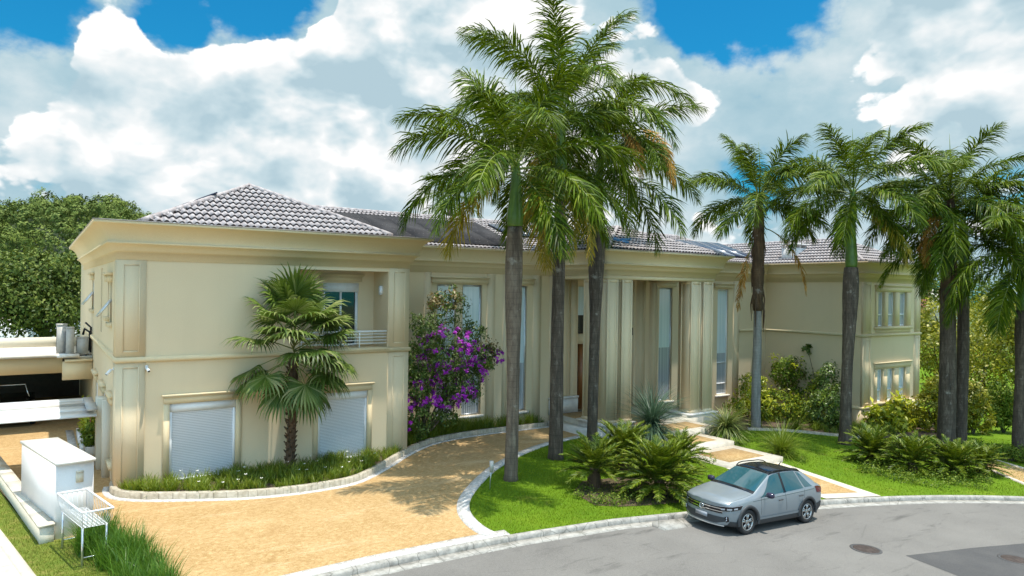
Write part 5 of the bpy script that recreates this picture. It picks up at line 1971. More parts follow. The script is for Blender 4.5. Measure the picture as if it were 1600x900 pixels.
for _ in range(9000):
    k_ = r.uniform(0, 4.25); i = r.uniform(0, n - 1.01) * 0.72
    k0, i0 = int(k_), int(i)
    fk, fi = k_ - k0, i - i0
    p = (V[k0, i0] * (1 - fi) + V[k0, i0 + 1] * fi) * (1 - fk) + (V[k0 + 1, i0] * (1 - fi) + V[k0 + 1, i0 + 1] * fi) * fk
    a = r.uniform(2.2, 4.6)
    if any((p[0] - q[0][0]) ** 2 + (p[1] - q[0][1]) ** 2 < (0.80 * (a + q[1][0])) ** 2 for q in blobs):
        continue
    blobs.append((p + (0, 0, a * r.uniform(0.5, 1.0)), (a, a, a * r.uniform(0.75, 1.05))))
nb = len(blobs)
leaf_cloud(g, blobs, 170000, 0.66, 0, r, cluster=18, spread=0.17, aspect=1.4, shell=0.86, upbias=0.15, nrand=0.2)
tag(g.build('forest', G_FOREST), 'dense green forest covering the hill behind the house', 'forest', kind='stuff')

# ------------------------------------------------------------------ carport, gate, meter box, low wall
cp = thing('carport', (-3, 14, 0), 'flat roofed cream carport behind the white raised gate', 'carport')
g = Geo()
g.box(-12, -1.1, 11.0, 11.35, 2.45, 3.12)
g.box(-1.1, -0.02, 10.85, 11.35, 2.15, 2.92)
g.box(-1.02, -0.02, 10.75, 11.4, 2.92, 3.0)
g.build('beam', TRIM, cp)
g = Geo()
g.box(-12, -0.02, 11.2, 22.0, 3.0, 3.10)
g.box(-12, -1.25, 10.8, 11.3, 3.12, 3.24)
g.box(-1.3, -0.5, 10.7, 11.5, 3.10, 3.22)
g.build('roof', OFFWHITE, cp)
g = Geo()
g.box(-12, -0.3, 17.0, 17.3, 3.1, 3.55)
g.build('parapet', PALE, cp)
g = Geo()
g.box(-12, -0.02, 21.7, 22.0, -0.3, 3.0)
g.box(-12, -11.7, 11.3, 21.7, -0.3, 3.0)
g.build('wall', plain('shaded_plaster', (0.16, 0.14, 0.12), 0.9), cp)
# air conditioners on the carport roof
PALEGREY = plain('pale_grey_metal', (0.44, 0.41, 0.37), 0.5, 0.0, 0.12)
for (x0, x1, y0, y1, z1, lab) in ((-1.30, -0.92, 11.6, 12.3, 4.42, 'tall pale condenser unit on the carport roof, farthest from the house'),
                                 (-0.98, -0.68, 11.2, 11.9, 4.30, 'tall pale condenser unit on the carport roof, in front of the farthest one'),
                                 (-0.58, -0.16, 11.3, 11.9, 3.86, 'low grey condenser unit on the carport roof against the house wall')):
    t = thing('condenser_unit', ((x0 + x1) / 2, (y0 + y1) / 2, 3.1), lab, 'air conditioner', 'condenser units on the carport roof')
    g = Geo()
    g.box(x0, x1, y0, y1, 3.16, z1)
    g.box(x0 - 0.01, x1 + 0.01, y0 - 0.01, y1 + 0.01, z1, z1 + 0.03)
    g.build('casing', PALEGREY, t)
    g = Geo()
    g.box(x0 + 0.04, x0 + 0.1, y0 + 0.03, y1 - 0.03, 3.1, 3.16); g.box(x1 - 0.1, x1 - 0.04, y0 + 0.03, y1 - 0.03, 3.1, 3.16)
    g.build('feet', DARK, t)
    g = Geo()
    g.box(x0 - 0.004, x0 + 0.01, y0 + 0.08, y1 - 0.08, 3.3, z1 - 0.12)
    g.build('grille', DARK, t)
g = Geo()
g.tube([(-0.10, 11.5, 3.3), (-0.10, 11.4, 4.1), (-0.3, 11.5, 4.25), (-0.35, 11.6, 4.0)], 0.05, 8)
g.tube([(-0.06, 11.7, 3.2), (-0.06, 11.6, 4.3), (-0.25, 11.8, 4.5)], 0.04, 8)
tag(g.build('refrigerant_pipe', DARK), 'black insulated pipes running down the house wall to the condenser units', 'pipe')
# white gate raised overhead
gt = thing('overhead_gate', (-3, 3.3, 2.0), 'white slatted overhead gate standing open across the side driveway', 'gate')
g = Geo()
def slab(x0, x1, y0, z0, y1, z1, th):
    return [(x0, y0, z0), (x1, y0, z0), (x1, y1, z1), (x0, y1, z1)], [(x0, y0, z0 + th), (x1, y0, z0 + th), (x1, y1, z1 + th), (x0, y1, z1 + th)]
for a, b in ((0.0, 0.28), (0.29, 0.56), (0.64, 0.84), (0.85, 1.0)):
    y0, y1, z0, z1 = 2.5 + 2.6 * a, 2.5 + 2.6 * b, 1.90 + 0.22 * a, 1.90 + 0.22 * b
    g.hexa(*slab(-4.4, -0.34, y0, z0, y1, z1, 0.05))
g.build('panel', WHITE, gt)
g = Geo()
g.box(-4.4, -0.30, 3.97, 4.15, 1.99, 2.13)
g.box(-0.62, -0.34, 2.45, 5.2, 2.10, 2.17)
g.build('rail', PALEGREY, gt)
g = Geo()
g.tube([(-0.32, 3.4, 2.05), (-0.1, 3.7, 2.0)], 0.035, 6)
g.build('arm', METAL, gt)

# black open-topped car in the carport
oc = thing('open_car', (-2.9, 14.5, 0), 'black open topped car with chrome windscreen frame parked in the dark carport', 'car')
g = Geo()
g.hexa([(-4.1, 12.6, .35), (-2.0, 12.6, .35), (-2.0, 16.8, .35), (-4.1, 16.8, .35)], [(-4.0, 12.9, .95), (-2.1, 12.9, .95), (-2.05, 16.6, 1.0), (-4.05, 16.6, 1.0)])
g.hexa([(-3.9, 12.7, .95), (-2.2, 12.7, .95), (-2.15, 14.3, .95), (-3.95, 14.3, .95)], [(-3.7, 13.0, 1.05), (-2.4, 13.0, 1.05), (-2.3, 14.3, 1.12), (-3.8, 14.3, 1.12)])
BLACKPAINT = plain('black_paint', (0.012, 0.012, 0.014), 0.12, 0.0, 0.02)
g.build('body', BLACKPAINT, oc)
g = Geo()
g.tube([(-3.85, 14.2, 1.1), (-3.70, 14.55, 1.62), (-2.40, 14.55, 1.62), (-2.25, 14.2, 1.1)], 0.03, 8)
g.build('windscreen_frame', CHROME, oc)
for x in (-3.75, -2.35):
    g = Geo()
    g.lathe([(0.0, -0.03), (0.08, -0.02), (0.10, 0.02), (0.09, 0.1)], (x, 12.62, 0.8), 'Y', 14)
    g.build('headlight', CHROME, oc)
for x in (-4.0, -2.1):
    for y in (13.4, 16.0):
        g = Geo()
        g.lathe([(0, -.1), (.3, -.1), (.33, -.05), (.33, .05), (.3, .1), (0, .1)], (x, y, .33), 'X', 18)
        g.build('wheel', DARK, oc)

SK = np.array([0.2, -0.98])      # direction of the plot boundary, towards the street
# white meter box
mb = thing('meter_wall', (-1.5, -2, 0), 'white rendered meter cabinet wall with stone cap beside the low wall', 'wall')
A_, B_, C2, D_ = np.array((-2.28, -0.45)), np.array((-1.55, -3.62)), np.array((-0.76, -3.50)), np.array((-1.46, -0.42))
def z3(ps, z): return [(p[0], p[1], z) for p in ps]
g = Geo()
g.hexa(z3((A_, B_, C2, D_), -0.2), z3((A_, B_, C2, D_), 1.80))
g.build('wall', WHITEWALL, mb)
cen_ = (A_ + B_ + C2 + D_) / 4
cap = [p + (p - cen_) / np.linalg.norm(p - cen_) * 0.09 for p in (A_, B_, C2, D_)]
g = Geo()
g.hexa(z3(cap, 1.802), z3(cap, 1.87))
g.build('cap', OFFWHITE, mb)
g = Geo()
fx = B_ + (C2 - B_) * 0.52
f2_ = B_ + (C2 - B_) * 0.72
nrm_ = np.array([C2[1] - B_[1], -(C2[0] - B_[0])]); nrm_ /= np.linalg.norm(nrm_)
g.hexa(z3((fx - nrm_ * .05, fx + nrm_ * .03, f2_ + nrm_ * .03, f2_ - nrm_ * .05), 1.32), z3((fx - nrm_ * .05, fx + nrm_ * .03, f2_ + nrm_ * .03, f2_ - nrm_ * .05), 1.56))
g.hexa(z3((fx - nrm_ * .05, fx + nrm_ * .06, f2_ + nrm_ * .06, f2_ - nrm_ * .05), 1.561), z3((fx - nrm_ * .05, fx + nrm_ * .02, f2_ + nrm_ * .02, f2_ - nrm_ * .05), 1.60))
g.build('mail_slot', PALE, mb)
# low wall
lw = thing('low_wall', (-2.2, -2, 0), 'low cream wall with pale stone coping along the verge', 'wall')
p0, p1 = np.array((-1.86, -3.80)), np.array((-4.2, 10.8))
q0, q1 = np.array((-1.575, -3.74)), np.array((-3.9, 10.8))
g = Geo()
g.hexa(z3((p0, q0, q1, p1), -0.2), z3((p0, q0, q1, p1), 0.40))
g.build('wall', PALE, lw)
c0 = [p0 + (-.03, -.03), q0 + (.02, -.03), q1 + (.02, 0), p1 + (-.03, 0)]
g = Geo()
nsl = 12
for i in range(nsl):
    a, b = i / nsl, (i + 0.992) / nsl
    qd = (c0[0] + (c0[3] - c0[0]) * a, c0[1] + (c0[2] - c0[1]) * a, c0[1] + (c0[2] - c0[1]) * b, c0[0] + (c0[3] - c0[0]) * b)
    g.hexa(z3(qd, 0.402), z3(qd, 0.45))
g.build('coping', plain('coping_stone', (0.55, 0.50, 0.41), 0.8, var=0.2, scale=2.2, bump=0.3), lw)

# wire basket on legs
wb = thing('wire_basket', (-1.0, -5, 0), 'white wire rubbish basket on four metal legs standing in the verge', 'basket')
rim = [np.array(p) for p in ((-1.53, -4.15), (-0.93, -4.07), (-0.52, -6.0), (-1.11, -6.07))]
cb = sum(rim) / 4
bot = [cb + (p - cb) * 0.82 for p in rim]
ZR, ZB = 1.25, 0.86
g = Geo()
for i in range(4):
    a, b = rim[i], rim[(i + 1) % 4]
    g.tube([(*a, ZR), (*b, ZR)], 0.022, 6)
g.build('rim', WHITE, wb)
g = Geo()
for i in range(4):
    a, b = rim[i], rim[(i + 1) % 4]
    c_, d = bot[i], bot[(i + 1) % 4]
    n = 7 if i % 2 == 0 else 18
    for t in np.linspace(0, 1, n):
        p, q = a + (b - a) * t, c_ + (d - c_) * t
        mdp = q + (p - q) * 0.55
        g.tube([(*p, ZR), (*(p + (mdp - p) * 0.5), ZR - 0.2), (*q, ZB)], 0.0065, 4)
for t in np.linspace(0, 1, 8):
    g.tube([(*(bot[0] + (bot[1] - bot[0]) * t), ZB), (*(bot[3] + (bot[2] - bot[3]) * t), ZB)], 0.008, 4)
for t in np.linspace(0, 1, 18):
    g.tube([(*(bot[0] + (bot[3] - bot[0]) * t), ZB + .008), (*(bot[1] + (bot[2] - bot[1]) * t), ZB + .008)], 0.007, 4)
g.build('mesh', WHITE, wb)
legp = [cb + (p - cb) * 0.78 for p in rim]
for p in legp:
    g = Geo()
    g.tube([(*p, -0.1), (*p, ZB)], 0.024, 8)
    g.build('leg', METAL, wb)
g = Geo()
for i in (0, 2):
    g.tube([(*legp[i], 0.2), (*legp[i + 1], 0.2)], 0.012, 6)
g.build('brace', METAL, wb)

# planters along the side of the house
for i, (y0, y1, lab) in enumerate(((5.6, 7.2, 'white planter box with a green fern against the side wall, nearer the gate'), (7.6, 9.8, 'white planter box with a reddish stemmed plant farther along the side wall'))):
    t = thing('planter', (-0.6, y0, 0), lab, 'planter')
    g = Geo()
    g.box(-0.62, -0.50, y0, y1, -0.1, 0.28); g.box(-0.50, -0.03, y0, y0 + .12, -0.1, 0.28); g.box(-0.50, -0.03, y1 - .12, y1, -0.1, 0.28)
    g.box(-0.50, -0.03, y0 + .12, y1 - .12, -0.1, 0.2)
    g.build('box', OFFWHITE, t)
    g = Geo()
    r = np.random.default_rng(20 + i)
    leaf_cloud(g, [((-0.28, (y0 + y1) / 2, 0.62 + 0.35 * i), (0.22, 0.55, 0.42 + .2 * i)), ((-0.3, (y0 + y1) / 2 + .4, 0.5), (0.2, 0.4, 0.3))], 620, 0.15, 0, r, cluster=14, spread=0.4)
    g.build('foliage', G_LIME if i else G_HEDGE, t)
    if i:
        g = Geo()
        for q in np.linspace(y0 + .3, y1 - .3, 4):
            g.tube([(-0.25, q, 0.2), (-0.22, q + .05, 1.0)], [0.05, 0.02], 6)
        g.build('stems', plain('red_stem', (0.22, 0.07, 0.03), 0.7), t)
g = Geo()
g.box(-0.95, -0.68, 2.2, 11.0, -0.1, 0.016)
struct(g, 'side_strip', COBBLE)

# ------------------------------------------------------------------ small fittings
def security_camera(p, d, label):
    p, d = np.array(p, float), np.array(d, float)
    t = thing('security_camera', p, label, 'camera', 'cameras under the string course')
    g = Geo()
    g.tube([p, p + d * 0.02], 0.05, 12)
    g.tube([p + d * 0.02, p + d * 0.10 + (0, 0, -0.03)], 0.014, 6)
    g.build('bracket', WHITE, t)
    a = p + d * 0.08 + np.array((0, 0, -0.03))
    dn = unit(d + np.array((0.35, -0.2, -0.75)))
    g = Geo()
    g.tube([a - dn * 0.03, a + dn * 0.17], 0.045, 12)
    g.build('housing', WHITE, t)
    g = Geo()
    g.tube([a + dn * 0.171, a + dn * 0.178], 0.035, 12)
    g.build('lens', GLASS, t)


q = onv(229, 573, 0)
security_camera((q[0], 0.0, q[2]), (0, -1, 0), 'white security camera on the front wall beside the corner pilaster')
security_camera((-0.045, 0.55, 3.62), (-1, 0, 0), 'small white security camera on the side wall at the corner')
g = Geo()
g.box(8.55, 8.66, 0.48, 0.66, 5.98, 6.24)
g.box(8.56, 8.65, 0.50, 0.64, 5.94, 6.28)
tag(g.build('wall_lamp', WHITE), 'white square lamp on the inner wall of the balcony', 'lamp')
# stake light in the island lawn
p = ground_pt(765, 765)
t = thing('garden_stake', p, 'small grey metal stake marker at the edge of the island lawn', 'stake')
g = Geo()
dx = RGT * 0.10
g.tube([p - (0, 0, .05), p + RGT * 0.05 + (0, 0, 0.75)], 0.016, 6)
g.build('stem', METAL, t)
g = Geo()
c_ = p + RGT * 0.05 + np.array((0, 0, 0.55))
g.tube([c_ + (0, 0, 0.0), c_ + (0, 0, 0.34)], [0.06, 0.07], 10)
g.build('head', PALEGREY, t)
# blue tarpaulin bundle on the porch roof
r = np.random.default_rng(4)
g = Geo()
c_ = onv(960, 381, 0.6)
for i in range(9):
    a, b = r.normal(0, .28), r.normal(0, .25)
    p = c_ + np.array((a, b, 0.05 + 0.35 * b + r.uniform(0, .12)))
    g.tube([p + r.normal(0, .22, 3) * (1, 1, .3), p, p + r.normal(0, .25, 3) * (1, 1, .4)], [0.05, 0.13, 0.04], 7)
tag(g.build('tarpaulin', plain('blue_plastic', (0.05, 0.20, 0.42), 0.5, var=0.4)), 'crumpled blue tarpaulin lying on the porch roof', 'tarpaulin')
# manholes
IRON = plain('rusty_iron', (0.065, 0.047, 0.040), 0.7, 0.2, 0.4, 5, 0.5)
for (px, py, lab) in ((1353, 858, 'rusty round manhole cover in the pale asphalt'), (1586, 874, 'rusty round manhole cover in the dark asphalt patch')):
    p = G(px, py, -0.12)
    z = T(p[0]) - 0.118
    t = thing('manhole_cover', (p[0], p[1], z), lab, 'manhole cover', 'manhole covers in the road')
    tilt = -0.045
    g = Geo()
    g.lathe([(0.0, 0.006), (0.30, 0.006), (0.305, 0.0), (0.305, -0.05)], (0, 0, 0), 'Z', 36)
    for k_ in range(-4, 5):
        w = math.sqrt(max(0, 0.28 ** 2 - (k_ * .06) ** 2))
        g.box(-w, w, k_ * .06 - .012, k_ * .06 + .012, 0.004, 0.012)
    for arr in g.v:
        arr[:, 2] += arr[:, 0] * tilt
        arr += (p[0], p[1], z)
    g.build('cover', IRON, t)
    g = Geo()
    g.lathe([(0.31, -0.05), (0.31, 0.006), (0.38, 0.006), (0.38, -0.05)], (0, 0, 0), 'Z', 36)
    for arr in g.v:
        arr[:, 2] += arr[:, 0] * tilt
        arr += (p[0], p[1], z)
    g.build('collar', ASPHALT2, t)
# storm drain slab at the kerb
p = ground_pt(1042, 811)
g = Geo()
v = []
g.hexa([(p[0] - .55, p[1] - .42, T(p[0]) - .3), (p[0] + .55, p[1] - .50, T(p[0]) - .3), (p[0] + .55, p[1] - .06, T(p[0]) - .3), (p[0] - .55, p[1] + .02, T(p[0]) - .3)],
       [(p[0] - .55, p[1] - .42, T(p[0] - .55) - .09), (p[0] + .55, p[1] - .50, T(p[0] + .55) - .09), (p[0] + .55, p[1] - .06, T(p[0] + .55) - .02), (p[0] - .55, p[1] + .02, T(p[0] - .55) - .02)])
tag(g.build('drain_cover', CONCRETE), 'broken grey concrete drain cover in the gutter beside the parked car', 'drain cover')

# neighbouring houses glimpsed beyond
nb_ = atd(30, 520, 60)
t = thing('neighbour_house', (nb_[0], nb_[1], 0), 'white neighbouring house half hidden by the glossy tree at the left', 'house')
def far_box(g, px0, px1, py0, depth, thick, z0=-1, mi=0):
    a, b = atd(px0, py0, depth), atd(px1, py0, depth)
    f_ = FWD * thick
    pts = [a, b, b + f_, a + f_]
    g.hexa([(q[0], q[1], z0) for q in pts], [(q[0], q[1], a[2]) for q in pts], mi)
g = Geo()
far_box(g, -40, 45, 496, 60, 8); far_box(g, 70, 96, 492, 64, 6)
g.build('wall', WHITEWALL, t)
g = Geo()
far_box(g, -44, 49, 494, 59.7, 8.6, z0=atd(0, 496, 59.7)[2])
g.build('roof', plain('clay_roof', (0.30, 0.14, 0.08), 0.8), t)
nb_ = atd(1442, 460, 150)
t = thing('far_building', (nb_[0], nb_[1], -3), 'distant reddish brick building seen between the right wing and the palms', 'building')
g = Geo()
far_box(g, 1436, 1452, 447, 150, 8, -3)
g.build('wall', plain('brick', (0.32, 0.12, 0.07), 0.8), t)
g = Geo()
far_box(g, 1452, 1500, 452, 160, 8, -3)
g.build('wall', PALE, t)
g = Geo()
for px in (1441, 1447):
    far_box(g, px - 1.2, px + 1.2, 452, 149.8, 0.15, atd(px, 460, 150)[2])
g.build('window', GLASS, t)

# ------------------------------------------------------------------ the parked car
CX0, CYC = 13.82 - 0.84, -11.08
m = M('car_paint')
m.set('Base Color', (0.225, 0.255, 0.275)).set('Roughness', 0.32).set('Metallic', 0.25).set('Coat Weight', 0.8).set('Coat Roughness', 0.04)
PAINT = m.m
CLAD = plain('dark_cladding', (0.035, 0.037, 0.040), 0.6, var=0.1)
GLOSSB = plain('gloss_black', (0.010, 0.010, 0.012), 0.10, var=0.02)
m = M('car_glass')
m.set('Base Color', (0.022, 0.075, 0.09)).set('Roughness', 0.03).set('Specular IOR Level', 0.6)
CARGLASS = m.m
RUBBER = plain('rubber', (0.016, 0.016, 0.017), 0.75)
RIM = plain('alloy', (0.45, 0.44, 0.43), 0.25, 0.9, 0.05)
LAMP = plain('lamp_lens', (0.55, 0.58, 0.64), 0.08, 0.5, 0.05)
REDL = plain('tail_lens', (0.10, 0.008, 0.012), 0.1)
AMBER = plain('mirror_purple', (0.03, 0.025, 0.05), 0.08)
slope_c = -0.045


def cW(p):
    """car coordinates (x from nose to tail, y towards the kerb, z up) to the world"""
    p = np.asarray(p, float)
    x, y, z = p[..., 0], p[..., 1], p[..., 2]
    zg = -0.045 * (CX0 + 0.84 - 11) - 0.124
    ya = -0.035        # slight turn
    xr, yr = x - 2.1, y
    X = CX0 + 2.1 + xr * math.cos(ya) - yr * math.sin(ya)
    Y = CYC + xr * math.sin(ya) + yr * math.cos(ya)
    return np.stack([X + 0.045 * (z - 0.3), Y, zg + slope_c * (x - 0.84) + z], -1)


def ip(x, xs_, ys_):
    return np.interp(x, xs_, ys_)


def sm(f, x, w=0.10):
    return (f(x - w) + 2 * f(x) + f(x + w)) / 4


fW = lambda x: ip(x, [-.2, 0, .25, .6, 1.2, 3.2, 3.75, 4.05, 4.27, 4.4], [.74, .78, .835, .865, .878, .880, .866, .835, .79, .77])
fZb = lambda x: ip(x, [0, .25, .5, 3.7, 4.1, 4.27], [.28, .22, .20, .20, .25, .34])
fZB = lambda x: ip(x, [0, .2, .5, 1.0, 1.5, 2.5, 3.4, 4.0, 4.27], [.76, .80, .855, .90, .93, .965, 1.005, 1.02, .95])
fZt = lambda x: ip(x, [0, .08, .25, .6, 1.12, 1.20, 1.98, 2.15, 2.6, 3.1, 3.4, 3.95, 4.05, 4.2, 4.27], [.80, .86, .90, .945, 1.015, 1.045, 1.43, 1.46, 1.485, 1.465, 1.41, 1.13, 1.06, 1.03, .98])
fwt = lambda x: ip(x, [0, .3, .8, 1.12, 1.98, 2.6, 3.3, 3.95, 4.27], [.70, .74, .77, .755, .575, .585, .565, .66, .68])
fcr = lambda x: ip(x, [0, .3, 1.1, 1.2, 2, 3, 4, 4.27], [.02, .05, .045, .05, .045, .045, .03, .02])


def section(x):
    W, zb = sm(fW, x), sm(fZb, x)
    zB, zt, wt, c_ = sm(fZB, x), sm(fZt, x, 0.05), sm(fwt, x), fcr(x)
    zt = max(zt, zB + 0.012)
    return np.array([(0, zb), (W - .16, zb), (W - .04, zb + .07), (W - .006, zb + .42 * (zB - zb)), (W - .004, zb + .72 * (zB - zb)), (W - .035, zB),
                     (wt, zt), (wt * .6, zt + c_ * .72), (0, zt + c_)])


def warp(x, y):
    a = np.abs(y) / 0.86
    return x + 0.30 * a ** 2.6 * np.clip(1 - x / 1.1, 0, 1) - 0.18 * a ** 2.6 * np.clip((x - 3.5) / 0.77, 0, 1)


def S(x, t, off=0.0, side=-1):
    """point of the body shell; side=-1 is the side facing the road"""
    def base(x, t):
        P_ = section(x)
        i = min(int(t), 7)
        f = t - i
        p0, p1, p2, p3 = P_[max(i - 1, 0)], P_[i], P_[i + 1], P_[min(i + 2, 8)]
        if i in (4, 5, 6) or i == 0:      # keep creases at belt and roof rail fairly crisp
            k_ = 0.35
        else:
            k_ = 0.8
        m1, m2 = (p2 - p0) / 2 * k_, (p3 - p1) / 2 * k_
        h = (2 * f ** 3 - 3 * f ** 2 + 1) * p1 + (f ** 3 - 2 * f ** 2 + f) * m1 + (-2 * f ** 3 + 3 * f ** 2) * p2 + (f ** 3 - f ** 2) * m2
        return np.array([warp(x, h[0]), h[0], h[1]])
    p = base(x, t)
    if off:
        a = base(x + .02, t) - base(x - .02, t)
        b = base(x, min(t + .05, 8)) - base(x, max(t - .05, 0))
        nn_ = np.cross(a, b)
        nn_ = nn_ / (np.linalg.norm(nn_) + 1e-9)
        p = p - nn_ * off if False else p + nn_ * off * (1 if nn_[2] > -0.2 or nn_[1] > 0 else 1)
    return np.array([p[0], p[1] * side, p[2]])


car = thing('parked_car', cW((2.1, 0, 0)), 'grey compact crossover with black roof parked at the kerb in front of the steps', 'car')
xs_ = np.concatenate([np.linspace(0, 1.0, 22), np.linspace(1.04, 2.2, 26), np.linspace(2.28, 3.3, 18), np.linspace(3.34, 4.27, 22)])
ts_ = np.concatenate([np.linspace(0, 1, 3), np.linspace(1.25, 5, 16), np.linspace(5.2, 6, 5), np.linspace(6.2, 8, 8)])
g = Geo()
grid = []
for x in xs_:
    row = [S(x, t, 0, -1) for t in ts_] + [S(x, t, 0, 1) for t in ts_[::-1][1:]]
    grid.append(row)
grid = np.array(grid)
ni, nj = grid.shape[:2]
g.add(cW(grid.reshape(-1, 3)), [(i * nj + j, i * nj + j + 1, (i + 1) * nj + j + 1, (i + 1) * nj + j) for i in range(ni - 1) for j in range(nj - 1)])
for i in (0, ni - 1):
    # close nose and tail with a strip across
    half = len(ts_)
    L_, R_ = grid[i][:half], grid[i][half - 1:][::-1]
    v, f = [], []
    for k_ in range(half):
        for q in np.linspace(0, 1, 9):
            y = L_[k_][1] + (R_[k_][1] - L_[k_][1]) * q
            x = warp(xs_[i], y)
            v.append((x, y, L_[k_][2] + (R_[k_][2] - L_[k_][2]) * q))
    f = [(k_ * 9 + q, k_ * 9 + q + 1, (k_ + 1) * 9 + q + 1, (k_ + 1) * 9 + q) for k_ in range(half - 1) for q in range(8)]
    g.add(cW(np.array(v)), f)
body = g.build('body', [PAINT, RUBBER], car, smooth=True)
# wheel wells cut out of the shell
gw = Geo()
for wx in (0.84, 3.41):
    for sy in (-1, 1):
        pr_ = [(0, 0.48), (0.375, 0.48), (0.375, 1.2), (0, 1.2)]
        v, f = [], []
        seg = 36
        for (rr_, h) in pr_:
            for a in np.linspace(0, 2 * math.pi, seg, endpoint=False):
                v.append((wx + rr_ * math.cos(a), sy * h, 0.335 + rr_ * math.sin(a)))
        for i in range(3):
            for j in range(seg):
                f.append((i * seg + j, i * seg + (j + 1) % seg, (i + 1) * seg + (j + 1) % seg, (i + 1) * seg + j))
        gw.add(cW(np.array(v)), f, 0)
cut = gw.build('cutter', RUBBER, car)
bmc = bmesh.new(); bmc.from_mesh(cut.data); bmesh.ops.remove_doubles(bmc, verts=bmc.verts[:], dist=1e-5); bmesh.ops.recalc_face_normals(bmc, faces=bmc.faces[:]); bmc.to_mesh(cut.data); bmc.free()
bmc = bmesh.new(); bmc.from_mesh(body.data); bmesh.ops.remove_doubles(bmc, verts=bmc.verts[:], dist=1e-4); bmesh.ops.recalc_face_normals(bmc, faces=bmc.faces[:])
for f in bmc.faces: f.smooth = True
bmc.to_mesh(body.data); bmc.free()
bo = body.modifiers.new('wells', 'BOOLEAN'); bo.operation = 'DIFFERENCE'; bo.solver = 'EXACT'; bo.object = cut
dg = bpy.context.evaluated_depsgraph_get()
newme = bpy.data.meshes.new_from_object(body.evaluated_get(dg))
body.modifiers.clear()
body.data = newme
bpy.data.objects.remove(cut)


def patch(name, mat, t0, t1, xa, xb, off=0.004, nt=8, nx_=16, side=(-1, 1), parent=None, smooth=True):
    """panel lying on the shell: xa(t), xb(t) give its ends"""
    g = Geo()
    for sd_ in side:
        P_ = np.array([[S(xa(t) + (xb(t) - xa(t)) * q, t, off, sd_) for q in np.linspace(0, 1, nx_)] for t in np.linspace(t0, t1, nt)])
        g.add(cW(P_.reshape(-1, 3)), [(i * nx_ + j, i * nx_ + j + 1, (i + 1) * nx_ + j + 1, (i + 1) * nx_ + j) for i in range(nt - 1) for j in range(nx_ - 1)])
    return g.build(name, mat, parent or car, smooth=smooth)


def check_off():
    p, q = S(2.0, 4.0), S(2.0, 4.0, 0.05)
    return abs(q[1]) > abs(p[1])


SG = 1.0 if check_off() else -1.0
lin = lambda t, a, b, xa, xb: xa + (xb - xa) * (t - a) / (b - a)
# side glass: front door, rear door, quarter light
patch('door_window', CARGLASS, 5.10, 5.90, lambda t: lin(t, 5.10, 5.90, 1.32, 1.97), lambda t: lin(t, 5.10, 5.90, 2.32, 2.34), SG * .006, side=(-1,))
patch('door_window', CARGLASS, 5.10, 5.90, lambda t: lin(t, 5.10, 5.90, 2.42, 2.42), lambda t: lin(t, 5.10, 5.90, 3.22, 3.05), SG * .006, side=(-1,))
patch('quarter_window', CARGLASS, 5.14, 5.86, lambda t: lin(t, 5.14, 5.86, 3.28, 3.11), lambda t: lin(t, 5.14, 5.86, 3.66, 3.24), SG * .006, side=(-1,))
patch('door_window', CARGLASS, 5.10, 5.90, lambda t: lin(t, 5.10, 5.90, 1.32, 1.97), lambda t: lin(t, 5.10, 5.90, 2.32, 2.34), SG * .006, side=(1,))
patch('door_window', CARGLASS, 5.10, 5.90, lambda t: lin(t, 5.10, 5.90, 2.42, 2.42), lambda t: lin(t, 5.10, 5.90, 3.6, 3.2), SG * .006, side=(1,))
patch('window_pillar', GLOSSB, 5.06, 5.94, lambda t: 2.30, lambda t: 2.44, SG * .004)
patch('windscreen', CARGLASS, 6.10, 8.0, lambda t: 1.20 + 0.02 * (8 - t), lambda t: 1.96, SG * .006, 10, 18)
patch('rear_window', CARGLASS, 6.2, 8.0, lambda t: 3.42, lambda t: 3.93, SG * .006, 10, 12)
patch('roof', GLOSSB, 6.02, 8.0, lambda t: 1.975, lambda t: 3.40, SG * .007, 10, 20)
patch('wiper_tray', GLOSSB, 6.1, 8.0, lambda t: 1.10 + .015 * (8 - t), lambda t: 1.20 + 0.02 * (8 - t), SG * .008, 10, 4)
patch('cladding', CLAD, 1.2, 2.4, lambda t: 1.15, lambda t: 3.10, SG * .012, 8, 20)
patch('bumper', CLAD, 1.1, 2.45, lambda t: 0.0, lambda t: 0.48, SG * .010, 8, 10)
patch('bumper', CLAD, 1.1, 2.9, lambda t: 3.77, lambda t: 4.27, SG * .010, 8, 10)
patch('tail_light', REDL, 4.25, 5.05, lambda t: lin(t, 4.25, 5.05, 3.93, 3.80), lambda t: 4.26, SG * .008, 6, 8)
for sd_ in (-1, 1):
    patch('sill_trim', PAINT, 2.42, 2.62, lambda t: 1.22, lambda t: 3.0, SG * .018, 3, 16, side=(sd_,))


# wheel arches
for wx in (0.84, 3.41):
    for sd_ in (-1, 1):
        g = Geo()
        n = 40
        v = []
        for a in np.linspace(-0.18, math.pi + 0.18, n):
            for rr_, dy in ((0.372, 0.0), (0.372, 0.022), (0.445, 0.022), (0.452, -0.01)):
                x = wx + rr_ * math.cos(a); z = 0.335 + rr_ * math.sin(a)
                W = sm(fW, min(max(x, 0), 4.27))
                bl2 = 0.010 * max(0, (z - 0.62) / 0.2)
                xx = warp(x, W)
                xx = x + (warp(x, W) - x) * 0.35
                v.append((xx, sd_ * (W + dy - bl2), z))
        f = [(i * 4 + j, i * 4 + j + 1, (i + 1) * 4 + j + 1, (i + 1) * 4 + j) for i in range(n - 1) for j in range(3)]
        g.add(cW(np.array(v)), f)
        g.build('wheel_arch', CLAD, car)


